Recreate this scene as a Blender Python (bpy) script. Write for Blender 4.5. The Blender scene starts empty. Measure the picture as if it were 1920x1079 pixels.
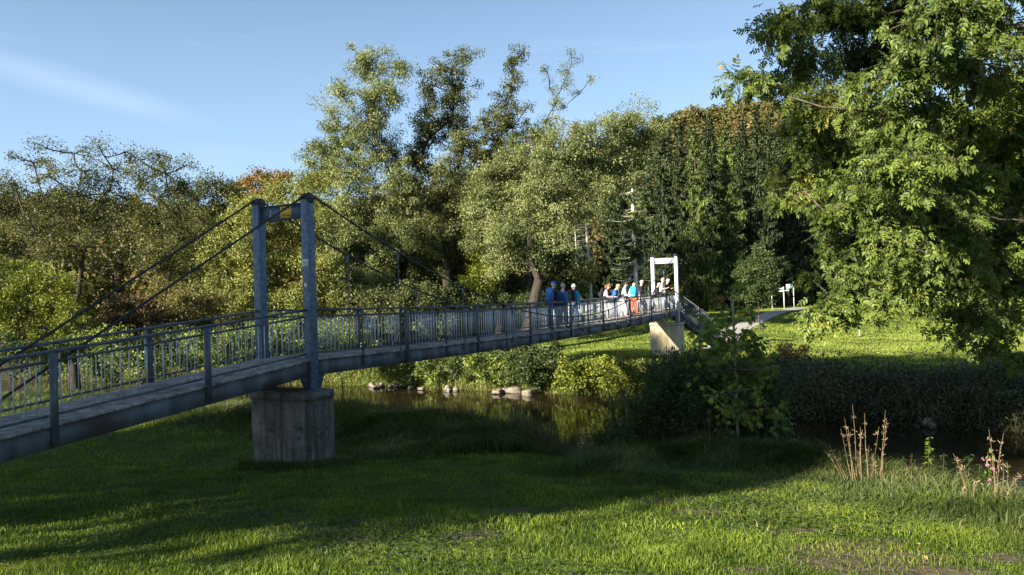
import bpy, math, random
import numpy as np
from mathutils import Matrix, Vector

# ------------------------------------------------------------------ camera, sky, sun
SC = bpy.context.scene
COL = SC.collection
F = 1400.0                      # focal length in pixels of the 1920 px wide photograph
CAMZ = 4.6
PITCH, ROLL = math.radians(0.716), math.radians(-1.8)
cam_d = bpy.data.cameras.new('camera')
cam = bpy.data.objects.new('camera', cam_d); COL.objects.link(cam)
cam_d.sensor_width = 36.0
cam_d.lens = 36.0*F/1920.0
cam_d.clip_start = 0.1
cam_d.clip_end = 3000
RM = Matrix.Rotation(math.radians(90)+PITCH, 4, 'X') @ Matrix.Rotation(ROLL, 4, 'Z')
cam.matrix_world = Matrix.Translation((0, 0, CAMZ)) @ RM
SC.camera = cam
R3 = np.array(RM.to_3x3()); R3w = RM.to_3x3()

SUN_AZ = math.radians(47)       # light travels towards +x sin, +y cos
SUN_EL = math.radians(22)
w = bpy.data.worlds.new('World'); SC.world = w; w.use_nodes = True
nt = w.node_tree; nt.nodes.clear()
def N(nt, typ, **kw):
    n = nt.nodes.new(typ)
    for k, v in kw.items():
        if k.startswith('i_'):
            n.inputs[k[2:].replace('_', ' ')].default_value = v
        else:
            setattr(n, k, v)
    return n
sky = N(nt, 'ShaderNodeTexSky', sky_type='NISHITA', sun_disc=False, sun_elevation=SUN_EL,
        sun_rotation=SUN_AZ + math.pi, altitude=200, air_density=1.0, dust_density=0.35, ozone_density=1.3)
tc = N(nt, 'ShaderNodeTexCoord')
mp = N(nt, 'ShaderNodeMapping'); mp.inputs['Rotation'].default_value = (0.25, 0.35, 0.5); mp.inputs['Scale'].default_value = (1.2, 3.0, 9.0)
ns = N(nt, 'ShaderNodeTexNoise'); ns.inputs['Scale'].default_value = 2.2; ns.inputs['Detail'].default_value = 7; ns.inputs['Distortion'].default_value = 0.6
cr = N(nt, 'ShaderNodeValToRGB'); cr.color_ramp.elements[0].position = 0.56; cr.color_ramp.elements[1].position = 0.85
cr.color_ramp.elements[0].color = (0, 0, 0, 1); cr.color_ramp.elements[1].color = (0.22, 0.22, 0.22, 1)
mx = N(nt, 'ShaderNodeMixRGB'); mx.inputs['Color2'].default_value = (7.5, 8.2, 9.0, 1)
hs = N(nt, 'ShaderNodeHueSaturation'); hs.inputs['Saturation'].default_value = 1.0
bg = N(nt, 'ShaderNodeBackground'); bg.inputs['Strength'].default_value = 0.051
ow = N(nt, 'ShaderNodeOutputWorld')
L = nt.links.new
L(tc.outputs['Generated'], mp.inputs['Vector']); L(mp.outputs['Vector'], ns.inputs['Vector'])
L(ns.outputs['Fac'], cr.inputs['Fac']); L(cr.outputs['Color'], mx.inputs['Fac'])
L(sky.outputs['Color'], hs.inputs['Color']); L(hs.outputs['Color'], mx.inputs['Color1'])
# paler air towards the horizon, and one faint cirrus streak in the upper left
geo_ = N(nt, 'ShaderNodeSeparateXYZ'); L(tc.outputs['Generated'], geo_.inputs[0])
m1_ = N(nt, 'ShaderNodeMapRange'); m1_.inputs['From Min'].default_value = 0.0; m1_.inputs['From Max'].default_value = 0.62; m1_.inputs['To Min'].default_value = 0.50; m1_.inputs['To Max'].default_value = 0.0; m1_.interpolation_type = 'SMOOTHSTEP'
L(geo_.outputs['Z'], m1_.inputs['Value'])
hz_ = N(nt, 'ShaderNodeMixRGB'); hz_.inputs['Color2'].default_value = (4.2, 6.5, 9.8, 1)
L(m1_.outputs['Result'], hz_.inputs['Fac']); L(mx.outputs['Color'], hz_.inputs['Color1'])
sd0 = R3w @ Vector(((105-960)/F, -(150-539.5)/F, -1.0)); sd0.normalize()
mp2 = N(nt, 'ShaderNodeMapping'); mp2.vector_type = 'TEXTURE'; mp2.inputs['Location'].default_value = sd0; mp2.inputs['Rotation'].default_value = (0, math.radians(14), 0); mp2.inputs['Scale'].default_value = (.16, .4, .022)
L(tc.outputs['Generated'], mp2.inputs['Vector'])
ln_ = N(nt, 'ShaderNodeVectorMath', operation='LENGTH'); L(mp2.outputs[0], ln_.inputs[0])
mr2 = N(nt, 'ShaderNodeMapRange'); mr2.inputs['From Min'].default_value = 1.0; mr2.inputs['From Max'].default_value = 0.0; mr2.inputs['To Max'].default_value = .20; L(ln_.outputs['Value'], mr2.inputs['Value'])
ns2 = N(nt, 'ShaderNodeTexNoise'); ns2.inputs['Scale'].default_value = 3.5; ns2.inputs['Detail'].default_value = 6
mp3 = N(nt, 'ShaderNodeMapping'); mp3.inputs['Scale'].default_value = (2, 2, 9); mp3.inputs['Rotation'].default_value = (0, math.radians(-14), 0); L(tc.outputs['Generated'], mp3.inputs['Vector']); L(mp3.outputs[0], ns2.inputs['Vector'])
mlt = N(nt, 'ShaderNodeMath', operation='MULTIPLY'); L(mr2.outputs['Result'], mlt.inputs[0]); L(ns2.outputs['Fac'], mlt.inputs[1])
cz_ = N(nt, 'ShaderNodeMixRGB'); cz_.inputs['Color2'].default_value = (11, 12, 13.5, 1); L(mlt.outputs[0], cz_.inputs['Fac']); L(hz_.outputs['Color'], cz_.inputs['Color1'])
L(cz_.outputs['Color'], bg.inputs['Color']); L(bg.outputs['Background'], ow.inputs['Surface'])

sun_d = bpy.data.lights.new('sun', 'SUN'); sun_d.energy = 5.0; sun_d.angle = math.radians(0.5)
sun_d.color = (1.0, 0.90, 0.74)
sun = bpy.data.objects.new('sun', sun_d); COL.objects.link(sun)
LD = Vector((math.sin(SUN_AZ)*math.cos(SUN_EL), math.cos(SUN_AZ)*math.cos(SUN_EL), -math.sin(SUN_EL)))
sun.rotation_euler = LD.to_track_quat('-Z', 'Y').to_euler()
sun.location = (-30, -60, 60)
SC.view_settings.view_transform = 'Standard'; SC.view_settings.look = 'None'
SC.view_settings.gamma = 1.0; SC.view_settings.exposure = 1.62
SC.view_settings.use_curve_mapping = False
SC.cycles.max_bounces = 5; SC.cycles.diffuse_bounces = 3; SC.cycles.transmission_bounces = 3
SC.cycles.transparent_max_bounces = 4

def at(px, py, depth):
    """point seen at pixel (px,py) of the photograph, depth metres in front of the camera"""
    r = R3 @ np.array([(px-960.0)/F, -(py-539.5)/F, -1.0])
    r = r/r[1]*depth
    return np.array([r[0], r[1], r[2]+CAMZ])
def pix(p):
    q = R3.T @ (np.asarray(p, float)-np.array([0, 0, CAMZ]))
    return 960+F*q[0]/-q[2], 539.5-F*q[1]/-q[2]

# ------------------------------------------------------------------ object helpers
def tag(o, label=None, cat=None, group=None, kind=None):
    if label: o['label'] = label
    if cat: o['category'] = cat
    if group: o['group'] = group
    if kind: o['kind'] = kind
    return o
def empty(name, loc=(0, 0, 0), rz=0.0):
    o = bpy.data.objects.new(name, None); COL.objects.link(o)
    o.location = [float(v) for v in loc]; o.rotation_euler = (0, 0, rz); o.empty_display_size = 0.3
    return o
def np_mesh(name, V, faces, mats, midx=None, smooth=False):
    """faces: list of (n,k) int arrays"""
    me = bpy.data.meshes.new(name)
    V = np.ascontiguousarray(V, dtype=np.float32)
    me.vertices.add(len(V)); me.vertices.foreach_set('co', V.ravel())
    faces = [np.asarray(f, dtype=np.int32) for f in faces if len(f)]
    nl = sum(f.size for f in faces); npoly = sum(len(f) for f in faces)
    me.loops.add(nl); me.loops.foreach_set('vertex_index', np.concatenate([f.ravel() for f in faces]))
    me.polygons.add(npoly)
    tot = np.concatenate([np.full(len(f), f.shape[1], dtype=np.int32) for f in faces])
    st = np.concatenate([[0], np.cumsum(tot)[:-1]]).astype(np.int32)
    me.polygons.foreach_set('loop_start', st)
    if midx is not None: me.polygons.foreach_set('material_index', np.asarray(midx, dtype=np.int32))
    if smooth: me.polygons.foreach_set('use_smooth', np.ones(npoly, dtype=bool))
    for m in (mats if isinstance(mats, (list, tuple)) else [mats]): me.materials.append(m)
    me.update(calc_edges=True)
    return me
class Geo:
    def __init__(s, origin=(0, 0, 0)):
        s.V = []; s.Fq = []; s.Ft = []; s.n = 0; s.o = np.asarray(origin, float)
    def add(s, V, quads=None, tris=None):
        V = np.asarray(V, float).reshape(-1, 3)
        s.V.append(V-s.o)
        if quads is not None and len(quads): s.Fq.append(np.asarray(quads, int)+s.n)
        if tris is not None and len(tris): s.Ft.append(np.asarray(tris, int)+s.n)
        s.n += len(V)
    def box(s, c, ax, ay, az, hx, hy, hz):
        c = np.asarray(c, float); ax, ay, az = [np.asarray(a, float) for a in (ax, ay, az)]
        P = [c+ax*hx*i+ay*hy*j+az*hz*k for i in (-1, 1) for j in (-1, 1) for k in (-1, 1)]
        s.add(P, [[0, 1, 3, 2], [4, 6, 7, 5], [0, 4, 5, 1], [2, 3, 7, 6], [0, 2, 6, 4], [1, 5, 7, 3]])
    def bar(s, a, b, wd, ht, side=None, up=None):
        """box from a to b; wd across, ht vertical-ish"""
        a = np.asarray(a, float); b = np.asarray(b, float); d = b-a; l = np.linalg.norm(d); d = d/l
        if up is None: up = np.array([0, 0, 1.0])
        if side is None:
            side = np.cross(d, up); side /= np.linalg.norm(side)
        u2 = np.cross(side, d); u2 /= np.linalg.norm(u2)
        s.box((a+b)/2, d, side, u2, l/2, wd/2, ht/2)
    def tubes(s, P, R, k=5, cap=True):
        """P (B,n,3), R (B,n)"""
        P = np.asarray(P, float); R = np.asarray(R, float)
        if P.ndim == 2: P = P[None]; R = R[None]
        B, n, _ = P.shape
        T = np.empty_like(P); T[:, 1:-1] = P[:, 2:]-P[:, :-2]; T[:, 0] = P[:, 1]-P[:, 0]; T[:, -1] = P[:, -1]-P[:, -2]
        T /= np.linalg.norm(T, axis=2, keepdims=True)+1e-9
        ref = np.where(np.abs(T[:, :1, 2:3]) > 0.85, np.array([1.0, 0.03, 0]), np.array([0.02, 0.01, 1.0]))
        U = np.cross(T, np.broadcast_to(ref, T.shape)); U /= np.linalg.norm(U, axis=2, keepdims=True)+1e-9
        W = np.cross(T, U)
        a = np.arange(k)*2*math.pi/k
        ring = P[:, :, None, :]+R[:, :, None, None]*(np.cos(a)[None, None, :, None]*U[:, :, None, :]+np.sin(a)[None, None, :, None]*W[:, :, None, :])
        V = ring.reshape(-1, 3)
        b = np.arange(B)[:, None, None]*n*k; i = np.arange(n-1)[None, :, None]*k; j = np.arange(k)[None, None, :]; j2 = (j+1) % k
        q = np.stack([b+i+j, b+i+j2, b+i+k+j2, b+i+k+j], axis=-1).reshape(-1, 4)
        tr = None
        if cap:
            c0 = np.arange(B)[:, None]*n*k; jj = np.arange(1, k-1)[None, :]
            t0 = np.stack([c0+0*jj, c0+jj+1, c0+jj], -1).reshape(-1, 3)
            c1 = c0+(n-1)*k
            t1 = np.stack([c1+0*jj, c1+jj, c1+jj+1], -1).reshape(-1, 3)
            tr = np.concatenate([t0, t1])
        s.add(V, q, tr)
    def mesh(s, name, mats, smooth=False):
        fs = []
        if s.Fq: fs.append(np.concatenate(s.Fq))
        if s.Ft: fs.append(np.concatenate(s.Ft))
        return np_mesh(name, np.concatenate(s.V), fs, mats, smooth=smooth)
    def obj(s, name, mats, parent=None, smooth=False, bevel=0):
        o = bpy.data.objects.new(name, s.mesh(name, mats, smooth)); COL.objects.link(o)
        if parent is not None:
            o.parent = parent
        else:
            o.location = s.o.tolist()
        if bevel:
            m = o.modifiers.new('bevel', 'BEVEL'); m.width = bevel; m.segments = 2; m.limit_method = 'ANGLE'
        return o
UP = np.array([0, 0, 1.0])

# ------------------------------------------------------------------ materials
def new_mat(name):
    m = bpy.data.materials.new(name); m.use_nodes = True; m.node_tree.nodes.clear(); return m
def leaf_mat(name, c1, c2, c3, transl=0.2, rough=0.5, scale=0.35, rare=None, rare_at=0.93, spec=0.3):
    c1 = tuple(v*.78 for v in c1); c2 = tuple(v*.86 for v in c2); c3 = tuple(v*.97 for v in c3)
    m = new_mat(name); t = m.node_tree; L = t.links.new
    geo = N(t, 'ShaderNodeNewGeometry'); tc = N(t, 'ShaderNodeTexCoord')
    no = N(t, 'ShaderNodeTexNoise'); no.inputs['Scale'].default_value = scale; no.inputs['Detail'].default_value = 3
    L(tc.outputs['Object'], no.inputs['Vector'])
    r1 = N(t, 'ShaderNodeValToRGB'); e = r1.color_ramp.elements
    e[0].color = (*c1, 1); e[1].color = (*c3, 1); e[0].position = 0.05; e[1].position = 0.95
    x = e.new(0.5); x.color = (*c2, 1)
    if rare:
        y = e.new(rare_at); y.color = (*c3, 1); e[-1].position = min(1.0, rare_at+0.02); e[-1].color = (*rare, 1)
    ad = N(t, 'ShaderNodeMath', operation='MULTIPLY_ADD'); ad.inputs[1].default_value = 0.55
    sb = N(t, 'ShaderNodeMath', operation='MULTIPLY_ADD'); sb.inputs[1].default_value = 1.5; sb.inputs[2].default_value = -0.52
    L(no.outputs['Fac'], sb.inputs[0])
    L(geo.outputs['Random Per Island'], ad.inputs[0]); L(sb.outputs[0], ad.inputs[2])
    L(ad.outputs[0], r1.inputs['Fac'])
    p = N(t, 'ShaderNodeBsdfPrincipled'); p.inputs['Roughness'].default_value = rough; p.inputs['Specular IOR Level'].default_value = spec
    L(r1.outputs['Color'], p.inputs['Base Color'])
    tr = N(t, 'ShaderNodeBsdfTranslucent')
    mg = N(t, 'ShaderNodeMixRGB', blend_type='MULTIPLY'); mg.inputs['Fac'].default_value = 1.0; mg.inputs['Color2'].default_value = (1.4, 1.45, 0.55, 1)
    L(r1.outputs['Color'], mg.inputs['Color1']); L(mg.outputs['Color'], tr.inputs['Color'])
    ms = N(t, 'ShaderNodeMixShader'); ms.inputs['Fac'].default_value = transl
    L(p.outputs[0], ms.inputs[1]); L(tr.outputs[0], ms.inputs[2])
    o = N(t, 'ShaderNodeOutputMaterial'); L(ms.outputs[0], o.inputs['Surface'])
    return m
def surf_mat(name, c1, c2, scale=4.0, rough=0.7, bump=0.15, metallic=0.0, stretch=(1, 1, 1), spec=0.4, detail=6, c3=None, s3=1.0, bscale=None, lo=0.35, hi=0.65):
    m = new_mat(name); t = m.node_tree; L = t.links.new
    tc = N(t, 'ShaderNodeTexCoord'); mp = N(t, 'ShaderNodeMapping'); mp.inputs['Scale'].default_value = stretch
    L(tc.outputs['Object'], mp.inputs['Vector'])
    no = N(t, 'ShaderNodeTexNoise'); no.inputs['Scale'].default_value = scale; no.inputs['Detail'].default_value = detail
    L(mp.outputs[0], no.inputs['Vector'])
    r = N(t, 'ShaderNodeValToRGB'); r.color_ramp.elements[0].position = lo; r.color_ramp.elements[1].position = hi
    r.color_ramp.elements[0].color = (*c1, 1); r.color_ramp.elements[1].color = (*c2, 1)
    L(no.outputs['Fac'], r.inputs['Fac'])
    col = r.outputs['Color']
    if c3:
        n3 = N(t, 'ShaderNodeTexNoise'); n3.inputs['Scale'].default_value = s3; n3.inputs['Detail'].default_value = 5
        L(tc.outputs['Object'], n3.inputs['Vector'])
        r3 = N(t, 'ShaderNodeValToRGB'); r3.color_ramp.elements[0].position = 0.5; r3.color_ramp.elements[1].position = 0.66
        L(n3.outputs['Fac'], r3.inputs['Fac'])
        mm = N(t, 'ShaderNodeMixRGB'); mm.inputs['Color2'].default_value = (*c3, 1)
        L(r3.outputs['Color'], mm.inputs['Fac']); L(col, mm.inputs['Color1']); col = mm.outputs['Color']
    p = N(t, 'ShaderNodeBsdfPrincipled'); p.inputs['Roughness'].default_value = rough; p.inputs['Metallic'].default_value = metallic
    p.inputs['Specular IOR Level'].default_value = spec
    L(col, p.inputs['Base Color'])
    if bump:
        nb = N(t, 'ShaderNodeTexNoise'); nb.inputs['Scale'].default_value = bscale or scale*3; nb.inputs['Detail'].default_value = 5
        L(mp.outputs[0], nb.inputs['Vector'])
        b = N(t, 'ShaderNodeBump'); b.inputs['Strength'].default_value = bump; b.inputs['Distance'].default_value = 0.02
        L(nb.outputs['Fac'], b.inputs['Height']); L(b.outputs[0], p.inputs['Normal'])
    o = N(t, 'ShaderNodeOutputMaterial'); L(p.outputs[0], o.inputs['Surface'])
    return m
M = {}
M['steel_far'] = surf_mat('sunlit_galvanised_steel', (.42, .43, .45), (.56, .57, .59), scale=14, rough=0.5, bump=0.05, metallic=0.1, detail=8)  # tower steel lightened to carry the sun on the far tower
M['steel'] = surf_mat('shaded_galvanised_steel', (.055, .09, .15), (.13, .185, .27), scale=14, rough=0.5, bump=0.05, metallic=0.25, detail=8)  # same steel darkened to carry the shade over the near tower
M['rail'] = surf_mat('railing_steel', (.07, .085, .10), (.12, .14, .165), scale=9, rough=0.5, bump=0.04, metallic=0.2)
M['baluster'] = surf_mat('baluster_steel', (.44, .48, .53), (.58, .62, .66), scale=9, rough=0.45, bump=0.0, metallic=0.2)
M['black'] = surf_mat('black_cable', (.012, .013, .016), (.03, .03, .035), scale=20, rough=0.5, bump=0.1)
M['saddle'] = surf_mat('saddle_iron', (.02, .022, .028), (.04, .042, .05), scale=12, rough=0.55, bump=0.1)
M['fascia'] = surf_mat('fascia_steel', (.055, .07, .085), (.13, .155, .18), scale=2.5, rough=0.6, bump=0.1, stretch=(1.5, 1.5, 0.25), c3=(.055, .042, .034), s3=1.1)
M['deck'] = surf_mat('weathered_boards', (.20, .19, .18), (.40, .385, .36), scale=6, rough=0.85, bump=0.4, c3=(.13, .125, .11), s3=2.2)
M['bark'] = surf_mat('bark', (.022, .018, .014), (.06, .05, .038), scale=6, rough=0.9, bump=0.6, stretch=(2, 2, .4))
M['bark_grey'] = surf_mat('grey_bark', (.16, .13, .09), (.30, .25, .18), scale=6, rough=0.9, bump=0.4, stretch=(2, 2, .4))  # lighter bark tone
M['bark_pale'] = surf_mat('sunlit_pale_bark', (.48, .43, .36), (.70, .64, .55), scale=5, rough=0.9, bump=0.4, stretch=(2, 2, .5))  # pale bark, lightened further in place of direct sun on the trunks
M['stone'] = surf_mat('river_stone', (.10, .085, .065), (.24, .21, .17), scale=5, rough=0.85, bump=0.4)
M['path'] = surf_mat('gravel', (.28, .26, .24), (.42, .40, .37), scale=8, rough=0.95, bump=0.3)
M['sign_pole'] = surf_mat('sign_pole', (.5, .5, .5), (.65, .65, .65), scale=5, rough=0.5, bump=0)
M['sign_white'] = surf_mat('sign_white', (.70, .74, .74), (.8, .82, .82), scale=5, rough=0.5, bump=0)
M['sign_mint'] = surf_mat('sign_mint', (.42, .66, .62), (.5, .72, .68), scale=5, rough=0.5, bump=0)
M['sign_dark'] = surf_mat('sign_dark', (.04, .05, .06), (.06, .07, .08), scale=5, rough=0.5, bump=0)
M['yellow'] = surf_mat('yellow_sign', (.78, .46, .03), (.88, .56, .06), scale=8, rough=0.4, bump=0)
M['yellow_text'] = surf_mat('sign_lettering', (.10, .04, .01), (.18, .07, .02), scale=30, rough=0.5, bump=0)
M['white'] = surf_mat('white_sticker', (.75, .75, .75), (.85, .85, .85), scale=8, rough=0.5, bump=0)
M['pavement'] = M['path']

def concrete_mat(name, base1, base2, moss, yellow, graffiti):
    m = new_mat(name); t = m.node_tree; L = t.links.new
    tc = N(t, 'ShaderNodeTexCoord')
    n1 = N(t, 'ShaderNodeTexNoise'); n1.inputs['Scale'].default_value = 3.0; n1.inputs['Detail'].default_value = 8
    L(tc.outputs['Object'], n1.inputs['Vector'])
    r = N(t, 'ShaderNodeValToRGB'); r.color_ramp.elements[0].position = .3; r.color_ramp.elements[1].position = .7
    r.color_ramp.elements[0].color = (*base1, 1); r.color_ramp.elements[1].color = (*base2, 1)
    L(n1.outputs['Fac'], r.inputs['Fac'])
    # vertical streaks
    mp = N(t, 'ShaderNodeMapping'); mp.inputs['Scale'].default_value = (5, 5, 0.35)
    L(tc.outputs['Object'], mp.inputs['Vector'])
    n2 = N(t, 'ShaderNodeTexNoise'); n2.inputs['Scale'].default_value = 1.6; n2.inputs['Detail'].default_value = 4
    L(mp.outputs[0], n2.inputs['Vector'])
    r2 = N(t, 'ShaderNodeValToRGB'); r2.color_ramp.elements[0].position = .45; r2.color_ramp.elements[1].position = .62
    L(n2.outputs['Fac'], r2.inputs['Fac'])
    m1 = N(t, 'ShaderNodeMixRGB'); m1.inputs['Color2'].default_value = (*moss, 1)
    ml = N(t, 'ShaderNodeMath', operation='MULTIPLY'); ml.inputs[1].default_value = yellow
    L(r2.outputs['Color'], ml.inputs[0]); L(ml.outputs[0], m1.inputs['Fac']); L(r.outputs['Color'], m1.inputs['Color1'])
    col = m1.outputs['Color']
    # board marks: wave across horizontal position
    wv = N(t, 'ShaderNodeTexWave'); wv.wave_type = 'BANDS'; wv.bands_direction = 'X'; wv.inputs['Scale'].default_value = 2.6
    wv.inputs['Distortion'].default_value = 0.6
    L(tc.outputs['Object'], wv.inputs['Vector'])
    rw = N(t, 'ShaderNodeValToRGB'); rw.color_ramp.elements[0].position = 0.0; rw.color_ramp.elements[1].position = 0.12
    rw.color_ramp.elements[0].color = (0.45, 0.45, 0.45, 1)
    L(wv.outputs['Fac'], rw.inputs['Fac'])
    m2 = N(t, 'ShaderNodeMixRGB', blend_type='MULTIPLY'); m2.inputs['Fac'].default_value = 0.35
    L(col, m2.inputs['Color1']); L(rw.outputs['Color'], m2.inputs['Color2']); col = m2.outputs['Color']
    if graffiti:
        n4 = N(t, 'ShaderNodeTexNoise'); n4.inputs['Scale'].default_value = 2.4; n4.inputs['Detail'].default_value = 1.5; n4.inputs['Distortion'].default_value = 1.2
        L(tc.outputs['Object'], n4.inputs['Vector'])
        r4 = N(t, 'ShaderNodeValToRGB'); e = r4.color_ramp.elements
        e[0].position = .485; e[0].color = (0, 0, 0, 1); e[1].position = .52; e[1].color = (0, 0, 0, 1); x = e.new(.502); x.color = (.8, .8, .8, 1)
        L(n4.outputs['Fac'], r4.inputs['Fac'])
        m4 = N(t, 'ShaderNodeMixRGB'); m4.inputs['Color2'].default_value = (.02, .02, .025, 1)
        L(r4.outputs['Color'], m4.inputs['Fac']); L(col, m4.inputs['Color1']); col = m4.outputs['Color']
    p = N(t, 'ShaderNodeBsdfPrincipled'); p.inputs['Roughness'].default_value = 0.9
    L(col, p.inputs['Base Color'])
    b = N(t, 'ShaderNodeBump'); b.inputs['Strength'].default_value = 0.5; b.inputs['Distance'].default_value = 0.02
    ad = N(t, 'ShaderNodeMath', operation='ADD'); L(rw.outputs['Color'], ad.inputs[0]); L(n1.outputs['Fac'], ad.inputs[1])
    L(ad.outputs[0], b.inputs['Height']); L(b.outputs[0], p.inputs['Normal'])
    o = N(t, 'ShaderNodeOutputMaterial'); L(p.outputs[0], o.inputs['Surface'])
    return m
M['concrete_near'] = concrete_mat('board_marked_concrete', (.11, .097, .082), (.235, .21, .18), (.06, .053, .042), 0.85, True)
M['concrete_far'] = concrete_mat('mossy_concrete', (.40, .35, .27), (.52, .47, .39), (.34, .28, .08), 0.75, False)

# ground: soil, short grass tone, dirt patches
def ground_mat():
    m = new_mat('ground'); t = m.node_tree; L = t.links.new
    tc = N(t, 'ShaderNodeTexCoord')
    n1 = N(t, 'ShaderNodeTexNoise'); n1.inputs['Scale'].default_value = 0.6; n1.inputs['Detail'].default_value = 10; n1.inputs['Roughness'].default_value = .65
    L(tc.outputs['Object'], n1.inputs['Vector'])
    r = N(t, 'ShaderNodeValToRGB'); r.color_ramp.elements[0].position = .3; r.color_ramp.elements[1].position = .7
    r.color_ramp.elements[0].color = (.030, .055, .008, 1); r.color_ramp.elements[1].color = (.075, .115, .016, 1)
    L(n1.outputs['Fac'], r.inputs['Fac'])
    at1 = N(t, 'ShaderNodeAttribute'); at1.attribute_name = 'bare'
    n2 = N(t, 'ShaderNodeTexNoise'); n2.inputs['Scale'].default_value = 7.0; n2.inputs['Detail'].default_value = 8
    L(tc.outputs['Object'], n2.inputs['Vector'])
    s = N(t, 'ShaderNodeMath', operation='ADD'); L(at1.outputs['Fac'], s.inputs[0])
    sn = N(t, 'ShaderNodeMath', operation='MULTIPLY_ADD'); sn.inputs[1].default_value = 0.9; sn.inputs[2].default_value = -0.45
    L(n2.outputs['Fac'], sn.inputs[0]); L(sn.outputs[0], s.inputs[1])
    rr = N(t, 'ShaderNodeValToRGB'); rr.color_ramp.elements[0].position = .35; rr.color_ramp.elements[1].position = .6
    L(s.outputs[0], rr.inputs['Fac'])
    dirt = N(t, 'ShaderNodeValToRGB'); dirt.color_ramp.elements[0].color = (.06, .05, .03, 1); dirt.color_ramp.elements[1].color = (.17, .135, .09, 1)
    L(n2.outputs['Fac'], dirt.inputs['Fac'])
    mm = N(t, 'ShaderNodeMixRGB'); L(rr.outputs['Color'], mm.inputs['Fac']); L(r.outputs['Color'], mm.inputs['Color1']); L(dirt.outputs['Color'], mm.inputs['Color2'])
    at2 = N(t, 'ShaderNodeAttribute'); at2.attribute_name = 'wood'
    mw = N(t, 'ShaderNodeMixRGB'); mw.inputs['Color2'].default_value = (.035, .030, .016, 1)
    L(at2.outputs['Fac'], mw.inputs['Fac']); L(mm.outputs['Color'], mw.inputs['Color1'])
    p = N(t, 'ShaderNodeBsdfPrincipled'); p.inputs['Roughness'].default_value = .95; p.inputs['Specular IOR Level'].default_value = .1
    L(mw.outputs['Color'], p.inputs['Base Color'])
    n3 = N(t, 'ShaderNodeTexNoise'); n3.inputs['Scale'].default_value = 9; n3.inputs['Detail'].default_value = 6
    L(tc.outputs['Object'], n3.inputs['Vector'])
    b = N(t, 'ShaderNodeBump'); b.inputs['Strength'].default_value = .9; b.inputs['Distance'].default_value = .06
    L(n3.outputs['Fac'], b.inputs['Height']); L(b.outputs[0], p.inputs['Normal'])
    o = N(t, 'ShaderNodeOutputMaterial'); L(p.outputs[0], o.inputs['Surface'])
    return m
M['ground'] = ground_mat()
def water_mat():
    m = new_mat('river_water'); t = m.node_tree; L = t.links.new
    tc = N(t, 'ShaderNodeTexCoord'); mp = N(t, 'ShaderNodeMapping'); mp.inputs['Scale'].default_value = (1, 1.6, 1)
    L(tc.outputs['Object'], mp.inputs['Vector'])
    n1 = N(t, 'ShaderNodeTexNoise'); n1.inputs['Scale'].default_value = 1.7; n1.inputs['Detail'].default_value = 4
    L(mp.outputs[0], n1.inputs['Vector'])
    p = N(t, 'ShaderNodeBsdfPrincipled'); p.inputs['Base Color'].default_value = (.020, .014, .006, 1)
    p.inputs['Roughness'].default_value = .03; p.inputs['IOR'].default_value = 1.33
    b = N(t, 'ShaderNodeBump'); b.inputs['Strength'].default_value = .05; b.inputs['Distance'].default_value = .12
    L(n1.outputs['Fac'], b.inputs['Height']); L(b.outputs[0], p.inputs['Normal'])
    o = N(t, 'ShaderNodeOutputMaterial'); L(p.outputs[0], o.inputs['Surface'])
    return m
M['water'] = water_mat()

# leaves
M['l_willow'] = leaf_mat('willow_leaves', (0.0544, 0.0762, 0.0255), (0.1824, 0.222, 0.0761), (0.3477, 0.3751, 0.156))
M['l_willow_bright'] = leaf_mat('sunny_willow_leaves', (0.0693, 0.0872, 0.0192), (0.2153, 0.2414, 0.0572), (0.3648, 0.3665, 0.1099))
M['l_alder'] = leaf_mat('alder_leaves', (0.042, 0.0599, 0.0189), (0.117, 0.1375, 0.0416), (0.225, 0.2277, 0.0825))
M['l_olive'] = leaf_mat('olive_leaves', (0.0359, 0.0476, 0.0134), (0.0945, 0.1087, 0.0291), (0.1796, 0.1845, 0.054), rare=(.22, .13, .04), rare_at=.9)
M['l_lime'] = leaf_mat('lime_leaves', (0.0532, 0.0754, 0.0094), (0.168, 0.2075, 0.0243), (0.2983, 0.324, 0.0449))
M['l_red'] = leaf_mat('reddish_leaves', (.04, .035, .018), (.09, .065, .03), (.15, .105, .05))
M['l_orange'] = leaf_mat('autumn_leaves', (0.0945, 0.0536, 0.018), (0.234, 0.1326, 0.037), (0.36, 0.255, 0.0855))
M['l_brown'] = leaf_mat('brownish_leaves', (0.069, 0.0789, 0.027), (0.1656, 0.1492, 0.045), (0.2484, 0.2281, 0.075))
M['l_spruce'] = leaf_mat('spruce_needles', (0.0236, 0.0428, 0.0107), (0.0936, 0.1404, 0.0286), (0.207, 0.261, 0.0525), transl=.12, scale=.22)
M['l_dark'] = leaf_mat('shrub_leaves', (0.033, 0.0572, 0.0176), (0.066, 0.099, 0.0275), (0.11, 0.1375, 0.0385))
M['bark_ash'] = surf_mat('ash_bark', (.07, .055, .04), (.15, .125, .09), scale=6, rough=0.9, bump=0.4, stretch=(2, 2, .4))
M['l_ash'] = leaf_mat('ash_leaves', (0.0357, 0.0626, 0.0096), (0.0989, 0.1521, 0.0235), (0.1921, 0.2456, 0.0404), rare=(.34, .27, .03), rare_at=.94, rough=.5, scale=.9, spec=.3)
M['l_maple'] = leaf_mat('maple_leaves', (0.0491, 0.0848, 0.0134), (0.156, 0.2275, 0.0364), (0.285, 0.36, 0.0675), rare=(.42, .36, .04), rare_at=.93, scale=1.4)
M['l_nettle'] = leaf_mat('bank_herb_leaves', (0.06, 0.095, 0.018), (0.1608, 0.2166, 0.0433), (0.3142, 0.3569, 0.0857), scale=.7)
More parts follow.
